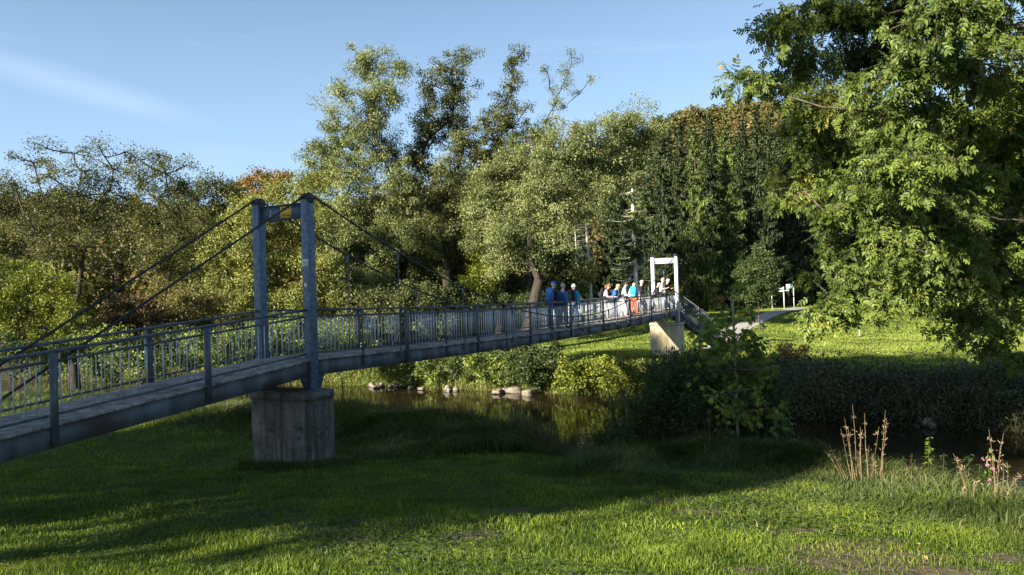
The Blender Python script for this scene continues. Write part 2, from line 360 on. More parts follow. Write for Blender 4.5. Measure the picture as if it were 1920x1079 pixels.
M['grass'] = leaf_mat('grass_blades', (0.0361, 0.0702, 0.0083), (0.1178, 0.1778, 0.0169), (0.2591, 0.3269, 0.0387), transl=.3, rough=.5, scale=1.3)
M['meadow'] = leaf_mat('sunlit_meadow_blades', (0.144, 0.2019, 0.0312), (0.264, 0.3325, 0.0546), (0.384, 0.4275, 0.0936), transl=.35, rough=.5, scale=.5)  # grass colour lightened to carry the sunlight on the far meadow
M['grass_long'] = leaf_mat('long_grass_blades', (0.0374, 0.0612, 0.0166), (0.088, 0.126, 0.033), (0.16, 0.1935, 0.0638), transl=.3, rough=.5, scale=.8, rare=(.30, .25, .12), rare_at=.84)
M['grass_bank'] = leaf_mat('bank_grass_blades', (.11, .12, .03), (.20, .20, .06), (.34, .30, .12), transl=.35, rough=.6, scale=.8)
M['l_reed'] = leaf_mat('reed_blades', (0.0438, 0.05, 0.0225), (0.0938, 0.0938, 0.04), (0.175, 0.1562, 0.075), rough=.7)
M['l_spruce_deep'] = leaf_mat('shaded_spruce_needles', (0.0128, 0.0264, 0.0091), (0.0352, 0.0594, 0.0156), (0.08, 0.1089, 0.0286), transl=.08, scale=.22)  # spruce needles darkened, shade of the deep wood put into the colour
M['l_bank_dark'] = leaf_mat('shaded_bramble_leaves', (0.0245, 0.0306, 0.0152), (0.0612, 0.072, 0.0288), (0.117, 0.1116, 0.0468), transl=.1, scale=.6)  # bank herb colour darkened to stand for shade on the right far bank
M['straw'] = leaf_mat('dry_stalk', (.20, .145, .08), (.34, .25, .145), (.50, .40, .25), transl=.1, rough=.7)
M['l_knot'] = leaf_mat('withered_leaves', (0.288, 0.1584, 0.045), (0.504, 0.2992, 0.09), (0.648, 0.4576, 0.15))

# ------------------------------------------------------------------ terrain
NEARW = [(-80, 52), (-50, 42), (-25, 34.5), (-9, 28.0), (-4, 25.5), (-1, 23.5), (1.4, 20.0), (2.2, 17.6), (4.2, 17.0), (6.6, 15.6), (7.9, 12.5), (8.3, 9), (9, 4), (10, -5), (12, -40)]
FARW = [(30, -40), (25, -5), (22, 8), (18, 18), (14.6, 22.6), (9.8, 25.6), (7.3, 30), (5.6, 32.4), (2.5, 34.2), (0, 35.5), (-4, 38), (-7.4, 40), (-25, 47), (-50, 56), (-80, 68)]
POLY = np.array(NEARW+FARW, float)
def smooth(t):
    t = np.clip(t, 0, 1); return t*t*(3-2*t)
def seg_dist(P, pts, closed=True):
    pts = np.asarray(pts, float); n = len(pts); best = np.full(len(P), 1e9)
    for i in range(n if closed else n-1):
        a = pts[i]; b = pts[(i+1) % n]; d = b-a; t = np.clip(((P-a)@d)/(d@d), 0, 1)
        best = np.minimum(best, np.hypot(*(P-(a+t[:, None]*d)).T))
    return best
def inside(P, pts):
    pts = np.asarray(pts, float); n = len(pts); c = np.zeros(len(P), bool); j = n-1
    for i in range(n):
        xi, yi = pts[i]; xj, yj = pts[j]
        k = ((yi > P[:, 1]) != (yj > P[:, 1])) & (P[:, 0] < (xj-xi)*(P[:, 1]-yi)/((yj-yi)+1e-12)+xi)
        c ^= k; j = i
    return c
def sdist(P):
    d = seg_dist(P, POLY); return np.where(inside(P, POLY), -d, d)
def vnoise(x, y, s, seed=0):
    """cheap smooth noise"""
    x = x*s+seed*13.7; y = y*s+seed*7.3
    return (np.sin(x*1.0+1.3*np.sin(y*0.7+seed))+np.sin(y*1.13+1.1*np.sin(x*0.9))+np.sin((x+y)*0.61+seed*2.1))/3
def zbase(x, y):
    lawn = np.maximum(1.0, 2.95-.11*np.maximum(y, -3))
    lawn = np.where(y < 17.7, lawn, 1.0)
    far = 1.5*smooth((y-49)/24)
    H = 14+22*smooth((x+70)/140)
    hill = H*smooth((y-100)/95)+0.10*np.maximum(y-195, 0)*0.4
    side = 7*smooth((-x-55)/60)*smooth((y-50)/40)
    return lawn+far+hill+side
def terrain(x, y, sd=None):
    x = np.asarray(x, float); y = np.asarray(y, float)
    P = np.stack([x.ravel(), y.ravel()], 1)
    d = (sdist(P) if sd is None else sd).reshape(x.shape)
    zb = zbase(x, y)+0.05*vnoise(x, y, .8, 1)+.03*vnoise(x, y, 2.3, 2)+smooth((y-60)/80)*.6*vnoise(x, y, .12, 4)
    near = (y < 24-.6*x) | ((y < 15) & (x < 9))
    wd = np.where(near, 2.3, 3.0)
    z = -0.25+(zb+0.25)*smooth(np.clip(d, 0, None)/wd)**.8
    z = np.where(d < 0, -0.25-np.minimum(-d*.5, 1.0), z)
    return z
def spaced(lo, hi, clo, chi, step, grow=1.06):
    c = list(np.arange(clo, chi, step)); s = step; v = c[-1]
    while v < hi: s *= grow; v += s; c.append(v)
    s = step; v = c[0]
    while v > lo: s *= grow; v -= s; c.insert(0, v)
    return np.array(c)
xs = spaced(-600, 600, -12, 16, .14, 1.05); ys = spaced(-80, 900, 4.5, 20, .13, 1.035)
GX, GY = np.meshgrid(xs, ys)
flat = np.stack([GX.ravel(), GY.ravel()], 1)
SD = sdist(flat)
GZ = terrain(GX.ravel(), GY.ravel(), SD)
PATCH = [(960, 957, .45, .18), (895, 1004, .42, .2), (1245, 945, .5, .22), (1330, 965, .5, .15), (1590, 1035, .6, .25), (1690, 1050, .6, .22), (1560, 1060, .5, .2), (1680, 1020, .3, .12),
         (660, 1012, .25, .1), (830, 875, .3, .12), (1640, 1070, .6, .15), (1880, 1050, .35, .12), (1500, 1000, .4, .1), (1415, 1075, .35, .1), (1770, 1075, .5, .12)]
PW = []
for px, py, rx, ry in PATCH:
    r = R3 @ np.array([(px-960)/F, -(py-539.5)/F, -1.0]); r = r/r[1]
    d = 1.65/(-r[2]-.11)     # lawn plane z = 2.95-.11 y seen from 4.6
    PW.append((r[0]*d, d, rx, ry))
def bareness(x, y):
    b = np.zeros_like(x)
    for cx, cy, rx, ry in PW:
        q = ((x-cx)/rx)**2+((y-cy)/(ry*1.6))**2
        b = np.maximum(b, np.exp(-q*.8))
    return b*.8
nx, ny = len(xs), len(ys)
ii = (np.arange(ny-1)[:, None]*nx+np.arange(nx-1)[None, :]).ravel()
q = np.stack([ii, ii+1, ii+nx+1, ii+nx], 1)
me = np_mesh('ground', np.stack([GX.ravel(), GY.ravel(), GZ], 1), [q], M['ground'], smooth=True)
bare = np.maximum(bareness(GX.ravel(), GY.ravel()), np.clip((0.9-SD)/1.2, 0, 1))
a = me.attributes.new('bare', 'FLOAT', 'POINT'); a.data.foreach_set('value', bare.astype(np.float32))
yy = GY.ravel(); xx = GX.ravel()
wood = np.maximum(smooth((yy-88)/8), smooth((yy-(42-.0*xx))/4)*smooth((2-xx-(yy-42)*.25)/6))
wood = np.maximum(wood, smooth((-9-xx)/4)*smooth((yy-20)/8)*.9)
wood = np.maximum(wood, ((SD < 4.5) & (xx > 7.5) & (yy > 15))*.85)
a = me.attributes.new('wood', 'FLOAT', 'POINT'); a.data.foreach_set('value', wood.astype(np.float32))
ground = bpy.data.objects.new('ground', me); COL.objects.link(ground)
tag(ground, 'grassy river banks and meadow rising to a wooded hillside', kind='structure')
wp = POLY.copy()
# river water sheet, wider than the channel so that the banks cut its edge
cen = np.array([(a[0]+b[0])/2 for a, b in zip(NEARW, FARW[::-1])])
g = Geo()
NW = np.array(NEARW, float); FW = np.array(FARW[::-1], float)
g.add([(*(n+(n-f)/np.linalg.norm(n-f)*.5), 0.0) for n, f in zip(NW, FW)]+[(*(f+(f-n)/np.linalg.norm(n-f)*.5), 0.0) for n, f in zip(NW, FW)],
      [[i, i+1, len(NW)+i+1, len(NW)+i] for i in range(len(NW)-1)])
tag(g.obj('river_water', M['water']), 'still dark brown river reflecting its banks', kind='structure')
# gravel path over the far meadow
pp = np.array([(12.6, 46.4), (14.2, 51), (17, 57.5), (21, 64), (25, 70), (28.4, 74.5), (32, 77.5), (38, 79), (52, 80)], float)
tt = np.linspace(0, len(pp)-1, 60); px_ = np.interp(tt, np.arange(len(pp)), pp[:, 0]); py_ = np.interp(tt, np.arange(len(pp)), pp[:, 1])
for _ in range(4):
    px_[1:-1] = (px_[:-2]+px_[1:-1]*2+px_[2:])/4; py_[1:-1] = (py_[:-2]+py_[1:-1]*2+py_[2:])/4
dx, dy = np.gradient(px_), np.gradient(py_); ln = np.hypot(dx, dy)
rows = []
for o_ in np.linspace(-.85, .85, 6):
    X = px_-dy/ln*o_; Y = py_+dx/ln*o_; rows.append(np.stack([X, Y, terrain(X, Y)+.05], 1))
V = np.concatenate(rows); n_ = 60
g = Geo(); g.add(V, [[r*n_+i, r*n_+i+1, (r+1)*n_+i+1, (r+1)*n_+i] for r in range(5) for i in range(n_-1)])
tag(g.obj('path', M['path'], smooth=True), 'pale gravel path crossing the far meadow', kind='structure')

# ------------------------------------------------------------------ foliage machinery
def rvec(rng, n):
    v = rng.normal(size=(n, 3)); return v/np.linalg.norm(v, axis=1, keepdims=True)
def leaf_geo(g, C, axis, nrm, ln, wd, shape='rhomb'):
    """C base points, axis unit dir, nrm approx normal; ln, wd arrays"""
    n = len(C)
    axis = axis/(np.linalg.norm(axis, axis=1, keepdims=True)+1e-9)
    side = np.cross(nrm, axis); side /= np.linalg.norm(side, axis=1, keepdims=True)+1e-9
    up = np.cross(axis, side)
    ln = np.broadcast_to(ln, (n,))[:, None]; wd = np.broadcast_to(wd, (n,))[:, None]
    def P(a, s, u): return C+axis*ln*a+side*wd*s+up*wd*u
    if shape == 'rhomb':
        V = np.stack([P(0, 0, 0), P(.45, .5, .12), P(1, 0, -.1), P(.45, -.5, .12)], 1)
        i = np.arange(n)[:, None]*4
        g.add(V, i+np.array([[0, 1, 2, 3]]))
    elif shape == 'ovate':
        V = np.stack([P(0, 0, 0), P(.28, .48, .12), P(.62, .40, .10), P(1, 0, -.22), P(.62, -.40, .10), P(.28, -.48, .12)], 1)
        i = np.arange(n)[:, None]*6
        g.add(V, np.concatenate([i+np.array([[0, 1, 2, 3]]), i+np.array([[0, 3, 4, 5]])]))
    elif shape == 'maple':
        pts = [(0, 0, 0), (.02, .22, 0), (.12, .62, .05), (.30, .40, .02), (.62, .60, .04), (.60, .22, 0), (1.0, 0, -.12), (.60, -.22, 0), (.62, -.60, .04), (.30, -.40, .02), (.12, -.62, .05), (.02, -.22, 0), (.4, 0, .06)]
        V = np.stack([P(*p) for p in pts], 1); i = np.arange(n)[:, None]*13
        g.add(V, None, np.concatenate([i+np.array([[12, k, (k+1) % 12]]) for k in range(12)]))
def bez(A, C, B, n):
    t = np.linspace(0, 1, n)[None, :, None]
    return (1-t)**2*A[:, None]+2*t*(1-t)*C[:, None]+t*t*B[:, None]
def wob(rng, P, amt):
    n = P.shape[1]; s = np.sin(np.linspace(0, math.pi, n))[None, :, None]
    return P+rng.normal(size=P.shape)*amt*s

TREES = []
def blob_tree(name, label, cat, base, blobs, lmat, bmat=None, seed=0, trunk_r=.25, fork=.35, group=None,
              nclus=9.0, nleaf=70, sig=.45, ln=.16, wd=.07, shape='rhomb', droop=.3, trunk_top=None, twig_r=.02,
              leafmode='simple', trunk_pts=None, twigvis=1.0, trunks=None, minr=.03, hollow=.45):
    """blobs: (centre xyz, (rx,ry,rz), density). The skeleton joins each blob to the nearest lower node."""
    rng = np.random.default_rng(seed); bmat = bmat or M['bark']
    if leafmode == 'simple' and shape == 'rhomb': nleaf = nleaf*2.5; nclus = nclus*1.35; wd = wd*1.15; ln = ln*.86; hollow = .3
    base = np.array([base[0], base[1], base[2] if len(base) > 2 else float(terrain(np.array([base[0]]), np.array([base[1]]))[0])-.1])
    cs = np.array([b[0] for b in blobs]); rs = np.array([b[1] for b in blobs])
    tz = trunk_top if trunk_top is not None else base[2]+fork*(cs[:, 2].max()-base[2])
    gx, gy = cs[:, 0].mean(), cs[:, 1].mean()
    if trunk_pts is None:
        top = np.array([base[0]+(gx-base[0])*.35, base[1]+(gy-base[1])*.35, tz])
        trunk_pts = [base, base*.6+top*.4+np.array([rng.normal()*.15, rng.normal()*.15, 0]), top]
    tp = np.array(trunk_pts, float)
    tt = np.linspace(0, len(tp)-1, 8); tpi = np.stack([np.interp(tt, np.arange(len(tp)), tp[:, k]) for k in range(3)], 1)
    tr = np.linspace(trunk_r*1.15, trunk_r*.7, 8); tr[0] = trunk_r*1.5
    gb = Geo(base); gb.tubes(tpi[None], tr[None], 9)
    nodes = [(tpi[i], tr[i]) for i in range(3, 8)]
    order = np.argsort(np.linalg.norm(cs-tpi[-1], axis=1))
    # radius by descendants is approximated by height
    hmax = max(1.0, np.linalg.norm(cs-tpi[-1], axis=1).max())
    for k in order:
        c = cs[k]; best = None
        for j, (p, r) in enumerate(nodes):
            d = np.linalg.norm(c-p); pen = d+2.2*max(0, p[2]-c[2]+.15*d)+ (0.15*d if j >= 5 else 0)
            if best is None or pen < best[0]: best = (pen, j)
        p, r = nodes[best[1]]
        d = np.linalg.norm(c-p)
        mid = (p+c)/2+np.array([rng.normal()*.08*d, rng.normal()*.08*d, (-.10 if c[2] > p[2] else .12)*d])
        dist = np.linalg.norm(c-tpi[-1])/hmax
        r1 = max(minr, min(r*.72, trunk_r*(.55-.47*dist)))
        if leafmode != 'simple': r1 = max(.006, min(r1, rs[k][0]*.045))
        P = wob(rng, bez(p[None], mid[None], c[None], 9), .03*d/3)
        gb.tubes(P, np.linspace(min(r*.8, r1*(1.5 if leafmode == 'simple' else 2.4)), r1, 9)[None], 6)
        nodes.append((c, r1)); nodes.append((P[0, 5], (r1+r)/2*.8))
    gl = Geo(base)
    for c, r3, dens in blobs:
        r3 = np.asarray(r3, float); c = np.asarray(c)
        area = r3[0]*r3[2]
        K = max(3, int(nclus*area/(sig*sig)*.32*dens))
        u = rvec(rng, K); rad = (hollow+(1-hollow)*rng.random(K)**.6)[:, None]
        cc = c+u*rad*r3*(1+.22*rng.normal(size=(K, 1)))
        # twigs
        st = c+(cc-c)*.12*rng.random((K, 1)); mid = (st+cc)/2+rng.normal(size=(K, 3))*.12*r3+np.array([0, 0, .10])*r3[2]
        nv = int(K*twigvis)
        if nv:
            P = wob(rng, bez(st[:nv], mid[:nv], cc[:nv]+(cc[:nv]-st[:nv])*.08, 5), .02*r3.mean())
            gb.tubes(P, np.repeat(np.linspace(twig_r*1.6, twig_r*.4, 5)[None], nv, 0), 3, cap=False)
        m = rng.poisson(nleaf, K); idx = np.repeat(np.arange(K), m); n = len(idx)
        sg = sig*np.array([1, 1, .75])*(0.6+.8*rng.random((K, 1)))
        C = cc[idx]+np.clip(rng.normal(size=(n, 3)), -1.7, 1.7)*sg[idx]*.6
        ax = rvec(rng, n)+(C-c)/np.linalg.norm(r3)*.8+np.array([0, 0, -droop*1.6])
        nr = rvec(rng, n)*.9+np.array([0, 0, .7])+(C-c)/np.linalg.norm(r3)*.6
        if leafmode == 'simple':
            s = .65+.7*rng.random(n)
            leaf_geo(gl, C, ax, nr, ln*s, wd*s, shape)
        else:      # pinnate leaf of 7 leaflets
            s = .7+.6*rng.random(n)
            ax = ax/np.linalg.norm(ax, axis=1, keepdims=True)
            sd_ = np.cross(nr, ax); sd_ /= np.linalg.norm(sd_, axis=1, keepdims=True); up_ = np.cross(ax, sd_)
            for (a_, b_, o_) in [(.25, 1, 1.1), (.25, -1, 1.1), (.55, 1, .95), (.55, -1, .95), (.82, 1, .8), (.82, -1, .8), (1.0, 0, 0)]:
                B = C+ax*(a_*ln*2.1*s)[:, None]
                A2 = ax*(1.0 if b_ == 0 else .55)+sd_*b_*o_+np.array([0, 0, -.25])+rvec(rng, n)*.18
                N2 = up_+rvec(rng, n)*.35
                s2 = s*(.85+.3*rng.random(n))
                leaf_geo(gl, B, A2, N2, ln*s2, wd*s2, 'ovate')
            R_ = np.stack([C, C+ax*(ln*2.1*s)[:, None]], 1)
            gb.tubes(R_, np.full((n, 2), .0022), 3, cap=False)
    root = empty(name, base)
    gb.obj('trunk', bmat, root, smooth=True)
    gl.obj('crown', lmat, root)
    tag(root, label, cat, group)
    return root
def PB(lst, depth, dj=0.0, seed=0, thick=1.0, scale=1.0):
    """pixel blobs (px,py,rx,ry[,dens[,depth offset]]) to world blobs"""
    rng = np.random.default_rng(seed+99); out = []
    for b in lst:
        px, py, rx, ry = b[:4]; dens = b[4] if len(b) > 4 else 1.0
        d = depth+(b[5] if len(b) > 5 else rng.uniform(-dj, dj))
        c = at(px, py, d); k = d/F*scale
        out.append((c, (rx*k, rx*k*thick, ry*k), dens))
    return out

# ------------------------------------------------------------------ the footbridge
LEG0 = at(584, 672, 15.2); LEG1 = at(1270.5, 581, 42.0)
P0 = np.array([LEG0[0], LEG0[1]]); P1 = np.array([LEG1[0], LEG1[1]])
LEN = float(np.linalg.norm(P1-P0)); D2 = (P1-P0)/LEN; N2 = np.array([-D2[1], D2[0]])
AD = np.array([D2[0], D2[1], 0]); AN = np.array([N2[0], N2[1], 0])
Z0, Z1 = float(LEG0[2]), float(LEG1[2]); BW = 1.34
def deck_z(s):
    s = np.asarray(s, float)
    ramp = Z0+.083*s
    span = Z0+(Z1-Z0)*s/LEN-.17*4*(s/LEN)*(1-s/LEN)
    return np.where(s < 0, ramp, np.where(s > LEN, Z1, span))
def B(s, t, z):           # z is height above the deck
    p = P0+D2*s+N2*t
    return np.array([p[0], p[1], float(deck_z(s))+z])
def Bz(s, t, z):          # absolute height
    p = P0+D2*s+N2*t
    return np.array([p[0], p[1], z])
bridge = empty('suspension_footbridge', (P0[0], P0[1], 1.2))
tag(bridge, 'steel suspension footbridge with two portal towers and barred railings spanning the river', 'footbridge')
bo = np.array(bridge.location)
S_LO, S_HI = -11.0, LEN+.55
# deck boards
g = Geo(bo); rng = np.random.default_rng(3)
s = S_LO
while s < S_HI:
    wv = .135; e0, e1 = rng.uniform(-.012, .012, 2); dz = rng.uniform(-.003, .003)
    a = B(s+.004, -.075+e0, -.025+dz); b = B(s+.004, BW+.075+e1, -.025+dz)
    c = (a+b)/2+AD*(wv/2-.004); c[2] = float(deck_z(s+wv/2))-.025+dz
    sl = (float(deck_z(s+wv))-float(deck_z(s)))/wv
    ad = AD+UP*sl; ad /= np.linalg.norm(ad); up = np.cross(ad, AN); up = -up if up[2] < 0 else up
    g.box(c, AN, ad, up, (BW+.15)/2+(e1-e0)/2, wv/2-.005, .024)
    s += wv
g.obj('deck', M['deck'], bridge)
# edge girders and cross beams
for t in (-.035, BW+.035):
    g = Geo(bo); ss = np.concatenate([np.arange(S_LO, 0, 1.3), [0], np.linspace(0, LEN, 20)[1:], [S_HI]])
    for a, b in zip(ss[:-1], ss[1:]):
        g.bar(B(a, t, -.05-.15), B(b, t, -.05-.15), .012, .298)
        for zz in (-.062, -.34):
            g.bar(B(a, t+(.03 if t < 1 else -.03), zz), B(b, t+(.03 if t < 1 else -.03), zz), .05, .012)
    g.obj('girder', M['fascia'], bridge)
g = Geo(bo)
for s in np.arange(S_LO+.4, LEN, 1.76):
    g.bar(B(s, .03, -.17), B(s, BW-.03, -.17), .08, .16)
for s0 in np.arange(S_LO+.4, LEN-1.8, 3.52):
    g.bar(B(s0, .05, -.30), B(s0+1.76, BW-.05, -.30), .04, .04)
g.obj('cross_beams', M['rail'], bridge)
# towers
def tower(s0, ztop, base_drop, far):
    tw = empty('portal_tower'); tw.parent = bridge
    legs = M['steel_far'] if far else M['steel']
    T0 = float(deck_z(s0))
    for t in (0.0, BW):
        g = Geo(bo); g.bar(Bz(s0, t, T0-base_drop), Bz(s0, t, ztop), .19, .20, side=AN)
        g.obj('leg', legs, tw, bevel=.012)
        g = Geo(bo)     # dark rounded cable saddle on top of the leg
        P = np.array([Bz(s0, t-.105, ztop+.02), Bz(s0, t-.10, ztop+.02), Bz(s0, t+.10, ztop+.02), Bz(s0, t+.105, ztop+.02)])
        g.tubes(P[None], np.array([[.06, .105, .105, .06]]), 20)
        g.bar(Bz(s0, t, ztop), Bz(s0, t, ztop+.02), .23, .24, side=AN)
        g.obj('cable_saddle', M['saddle'], tw, smooth=False)
        g = Geo(bo)     # gusset plates between girder and pier
        for sg in (-1, 1):
            a = s0+sg*.10; b_ = s0+sg*.36; zt = T0-.055; zb = T0-base_drop
            tt = t-.012 if t < .5 else t+.012
            V = []
            for t_ in (tt-.006, tt+.006):
                V += [Bz(a, t_, zt-.0), Bz(b_, t_, zt), Bz(b_, t_, zt-.33), Bz(s0+sg*.21, t_, zb), Bz(a, t_, zb)]
            g.add(V, [[i, (i+1) % 5, 5+(i+1) % 5, 5+i] for i in range(5)], [[0, 2, 1], [0, 3, 2], [0, 4, 3], [5, 6, 7], [5, 7, 8], [5, 8, 9]])
        g.bar(Bz(s0-.26, t, T0-base_drop+.012), Bz(s0+.26, t, T0-base_drop+.012), .3, .024, side=AN)
        for sg in (-1, 1):
            for (bs, bz_) in ((.16, -.12), (.28, -.12), (.16, -.24), (.28, -.24), (.15, -.42)):
                p = Bz(s0+sg*bs, t-.02 if t < .5 else t+.02, T0+bz_); g.tubes(np.array([p-AN*.012, p+AN*.012])[None], np.array([[.016, .016]]), 6)
        g.obj('gusset', M['fascia'], tw)
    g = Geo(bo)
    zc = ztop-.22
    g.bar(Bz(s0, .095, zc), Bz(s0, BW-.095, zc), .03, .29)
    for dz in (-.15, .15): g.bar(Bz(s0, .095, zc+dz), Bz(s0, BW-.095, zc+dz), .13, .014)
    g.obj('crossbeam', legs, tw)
    return tw
ZT0 = float(at(576, 374, 15.2)[2]); ZT1 = float(at(1266, 481, 42.0)[2])
PT0 = float(at(583, 733, 15.2)[2]); PT1 = float(at(1262, 605, 42.0)[2])
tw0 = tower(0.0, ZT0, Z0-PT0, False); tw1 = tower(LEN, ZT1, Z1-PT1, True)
def yaw_text(txt, size, p, mat, name, parent, right, up, ext=.001):
    cu = bpy.data.curves.new(name, 'FONT'); cu.body = txt; cu.size = size; cu.extrude = ext; cu.align_x = 'CENTER'; cu.align_y = 'CENTER'
    tmp = bpy.data.objects.new('tmp', cu); COL.objects.link(tmp)
    me = bpy.data.meshes.new_from_object(tmp.evaluated_get(bpy.context.evaluated_depsgraph_get()))
    bpy.data.objects.remove(tmp); bpy.data.curves.remove(cu)
    o = bpy.data.objects.new(name, me); COL.objects.link(o); me.materials.clear(); me.materials.append(mat)
    r = Vector(right); u = Vector(up); n = r.cross(u)
    mw = Matrix((r, u, n)).transposed().to_4x4(); mw.translation = Vector(p)
    pm = Matrix.Identity(4); q_ = parent
    while q_ is not None:
        pm = Matrix.Translation(q_.location) @ pm; q_ = q_.parent
    o.parent = parent; o.matrix_local = pm.inverted() @ mw
    return o
# signs on the near crossbeam, facing down the ramp (-d). right direction seen by the viewer is -n
zc = ZT0-.22; fr = -.019
def plate(name, mat, parent, s, t, z, wt, hz, th=.004):
    g = Geo(bo); g.box(Bz(s, t, z), AN, AD, UP, wt/2, th/2, hz/2); return g.obj(name, mat, parent, bevel=.0)
yt = .56
yp = plate('warning_plate', M['yellow'], tw0, fr-.004, yt, zc+.0, .29, .235)
yp['label'] = 'yellow warning plate with brown lettering'
g = Geo(bo); rr = random.Random(4)
for row, (z_, h_, w_) in enumerate([(.078, .026, .22), (.035, .016, .15), (.0, .012, .16), (-.038, .020, .20), (-.075, .026, .24)]):
    x = -w_/2
    while x < w_/2:
        wl = rr.uniform(.008, .016)*(h_/.02)
        g.box(Bz(fr-.008, yt-x-wl/2, zc+z_), AN, AD, UP, wl/2*.8, .001, h_/2*rr.uniform(.7, 1)); x += wl if rr.random() > .12 else wl+.012
g.obj('lettering', M['yellow_text'], yp)
for txt, z_ in (('2', .045), ('L', -.04)):
    yaw_text(txt, .085, Bz(fr-.002, .98, zc+z_), M['white'], 'painted_mark', tw0, -AN, UP)
st = plate('sticker', M['white'], tw0, -.103, 0.0, float(at(578, 493, 15.1)[2]), .15, .14, .003)
yaw_text('W', .12, Bz(-.106, 0.0, float(at(578, 493, 15.1)[2])), M['sign_dark'], 'lettering', st, -AN, UP)
st = plate('small_sticker', M['white'], tw0, -.103, .01, float(at(578, 535, 15.1)[2]), .06, .08, .003)
# piers
def pier(s0, ztop, zbot, mat, nlo, nhi, hd):
    g = Geo(bo); k = 7; r = .16; pts = []
    for (cx, cy, a0) in ((hd-r, nhi-r, 0), (-hd+r, nhi-r, 90), (-hd+r, nlo+r, 180), (hd-r, nlo+r, 270)):
        for i in range(k):
            a = math.radians(a0+90*i/(k-1)); pts.append((cx+r*math.cos(a), cy+r*math.sin(a)))
    n = len(pts); zs = np.linspace(zbot, ztop-.16, 6); V = []
    for z_ in zs:
        for (x, y) in pts: V.append(Bz(s0+x, y, z_))
    Q = [[i*n+j, i*n+(j+1) % n, (i+1)*n+(j+1) % n, (i+1)*n+j] for i in range(5) for j in range(n)]
    g.add(V, Q, [[5*n, 5*n+j, 5*n+j+1] for j in range(1, n-1)])
    pr = g.obj('pier', mat, bridge, smooth=False)
    g = Geo(bo); V = []
    for z_ in (ztop-.158, ztop-.005):
        for (x, y) in pts: V.append(Bz(s0+x*1.04, (y-(nlo+nhi)/2)*1.03+(nlo+nhi)/2, z_))
    g.add(V, [[j, (j+1) % n, n+(j+1) % n, n+j] for j in range(n)], [[n, n+j, n+j+1] for j in range(1, n-1)]+[[0, j+1, j] for j in range(1, n-1)])
    o = g.obj('pier_cap', mat, bridge); return pr
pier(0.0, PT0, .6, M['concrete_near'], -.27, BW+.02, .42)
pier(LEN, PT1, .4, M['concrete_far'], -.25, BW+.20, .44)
# railings
RH = .99
def rail_bar(g, s0, s1, t, z, wd, ht):
    n = max(1, int(abs(s1-s0)/1.6)); ss = np.linspace(s0, s1, n+1)
    for a, b in zip(ss[:-1], ss[1:]): g.bar(B(a, t, z), B(b, t, z), wd, ht)
def panel(s0, s1, t):
    g = Geo(bo)
    n = max(2, int(round((s1-s0)/(.155 if s0 < 0 else .135)))); ss = np.linspace(s0, s1, n+1)[1:-1]
    P = np.array([[B(s_, t, .11), B(s_, t, RH-.15)] for s_ in ss])
    V0 = len(P)
    bw_ = .012 if s0 < 0 else .015
    for a, b in P: g.bar(a, b, bw_, bw_, side=AN)
    o = g.obj('railing_panel', M['baluster'], bridge)
    g = Geo(bo); rail_bar(g, s0, s1, t, RH-.14, .035, .035); g.obj('top_rail', M['rail'], o)
    g = Geo(bo); rail_bar(g, s0, s1, t, .10, .035, .035); g.obj('bottom_rail', M['rail'], o)
    return o
thick = [-10.6, -7.95, -5.3, -2.65]+[3.3+3.53*i for i in range(8)]
slim = [1.6+3.53*i for i in range(8)]
for side, t0, to in ((0, .045, -.085), (1, BW-.045, BW+.085)):
    g = Geo(bo); tin = t0-.02 if side == 0 else t0+.02
    rail_bar(g, S_LO, -.11, tin, RH, .07, .045); g.obj('handrail', M['rail'], bridge)
    g = Geo(bo); rail_bar(g, .11, LEN-.11, tin, RH, .07, .045); g.obj('handrail', M['rail'], bridge)
    cuts = sorted([s_ for s_ in thick]+slim+[S_LO, -.11, .11, LEN-.11])
    for a, b in zip(cuts[:-1], cuts[1:]):
        if a == -.11: continue
        if a < -.2 and b-a < .5: continue
        panel(a+.02, b-.02, t0)
    for s_ in thick:
        if s_ > LEN-.3: continue
        g = Geo(bo); g.bar(B(s_, (to+t0)/2, -.28), B(s_, (to+t0)/2, RH-.02), .055, .095, side=AN) if False else g.bar(B(s_, to+.02 if side == 0 else to-.02, -.30), B(s_, to+.02 if side == 0 else to-.02, RH-.02), .05, .095, side=AN)
        g.bar(B(s_, to, RH-.03), B(s_, t0, RH-.03), .06, .03, side=AD)
        g.obj('railing_post', M['rail'], bridge)
    for s_ in slim:
        if s_ > LEN-.3: continue
        g = Geo(bo); tq = to+.03 if side == 0 else to-.03
        g.bar(B(s_, tq, -.26), B(s_, tq, RH-.02), .03, .04, side=AN)
        g.obj('railing_post', M['rail'], bridge)
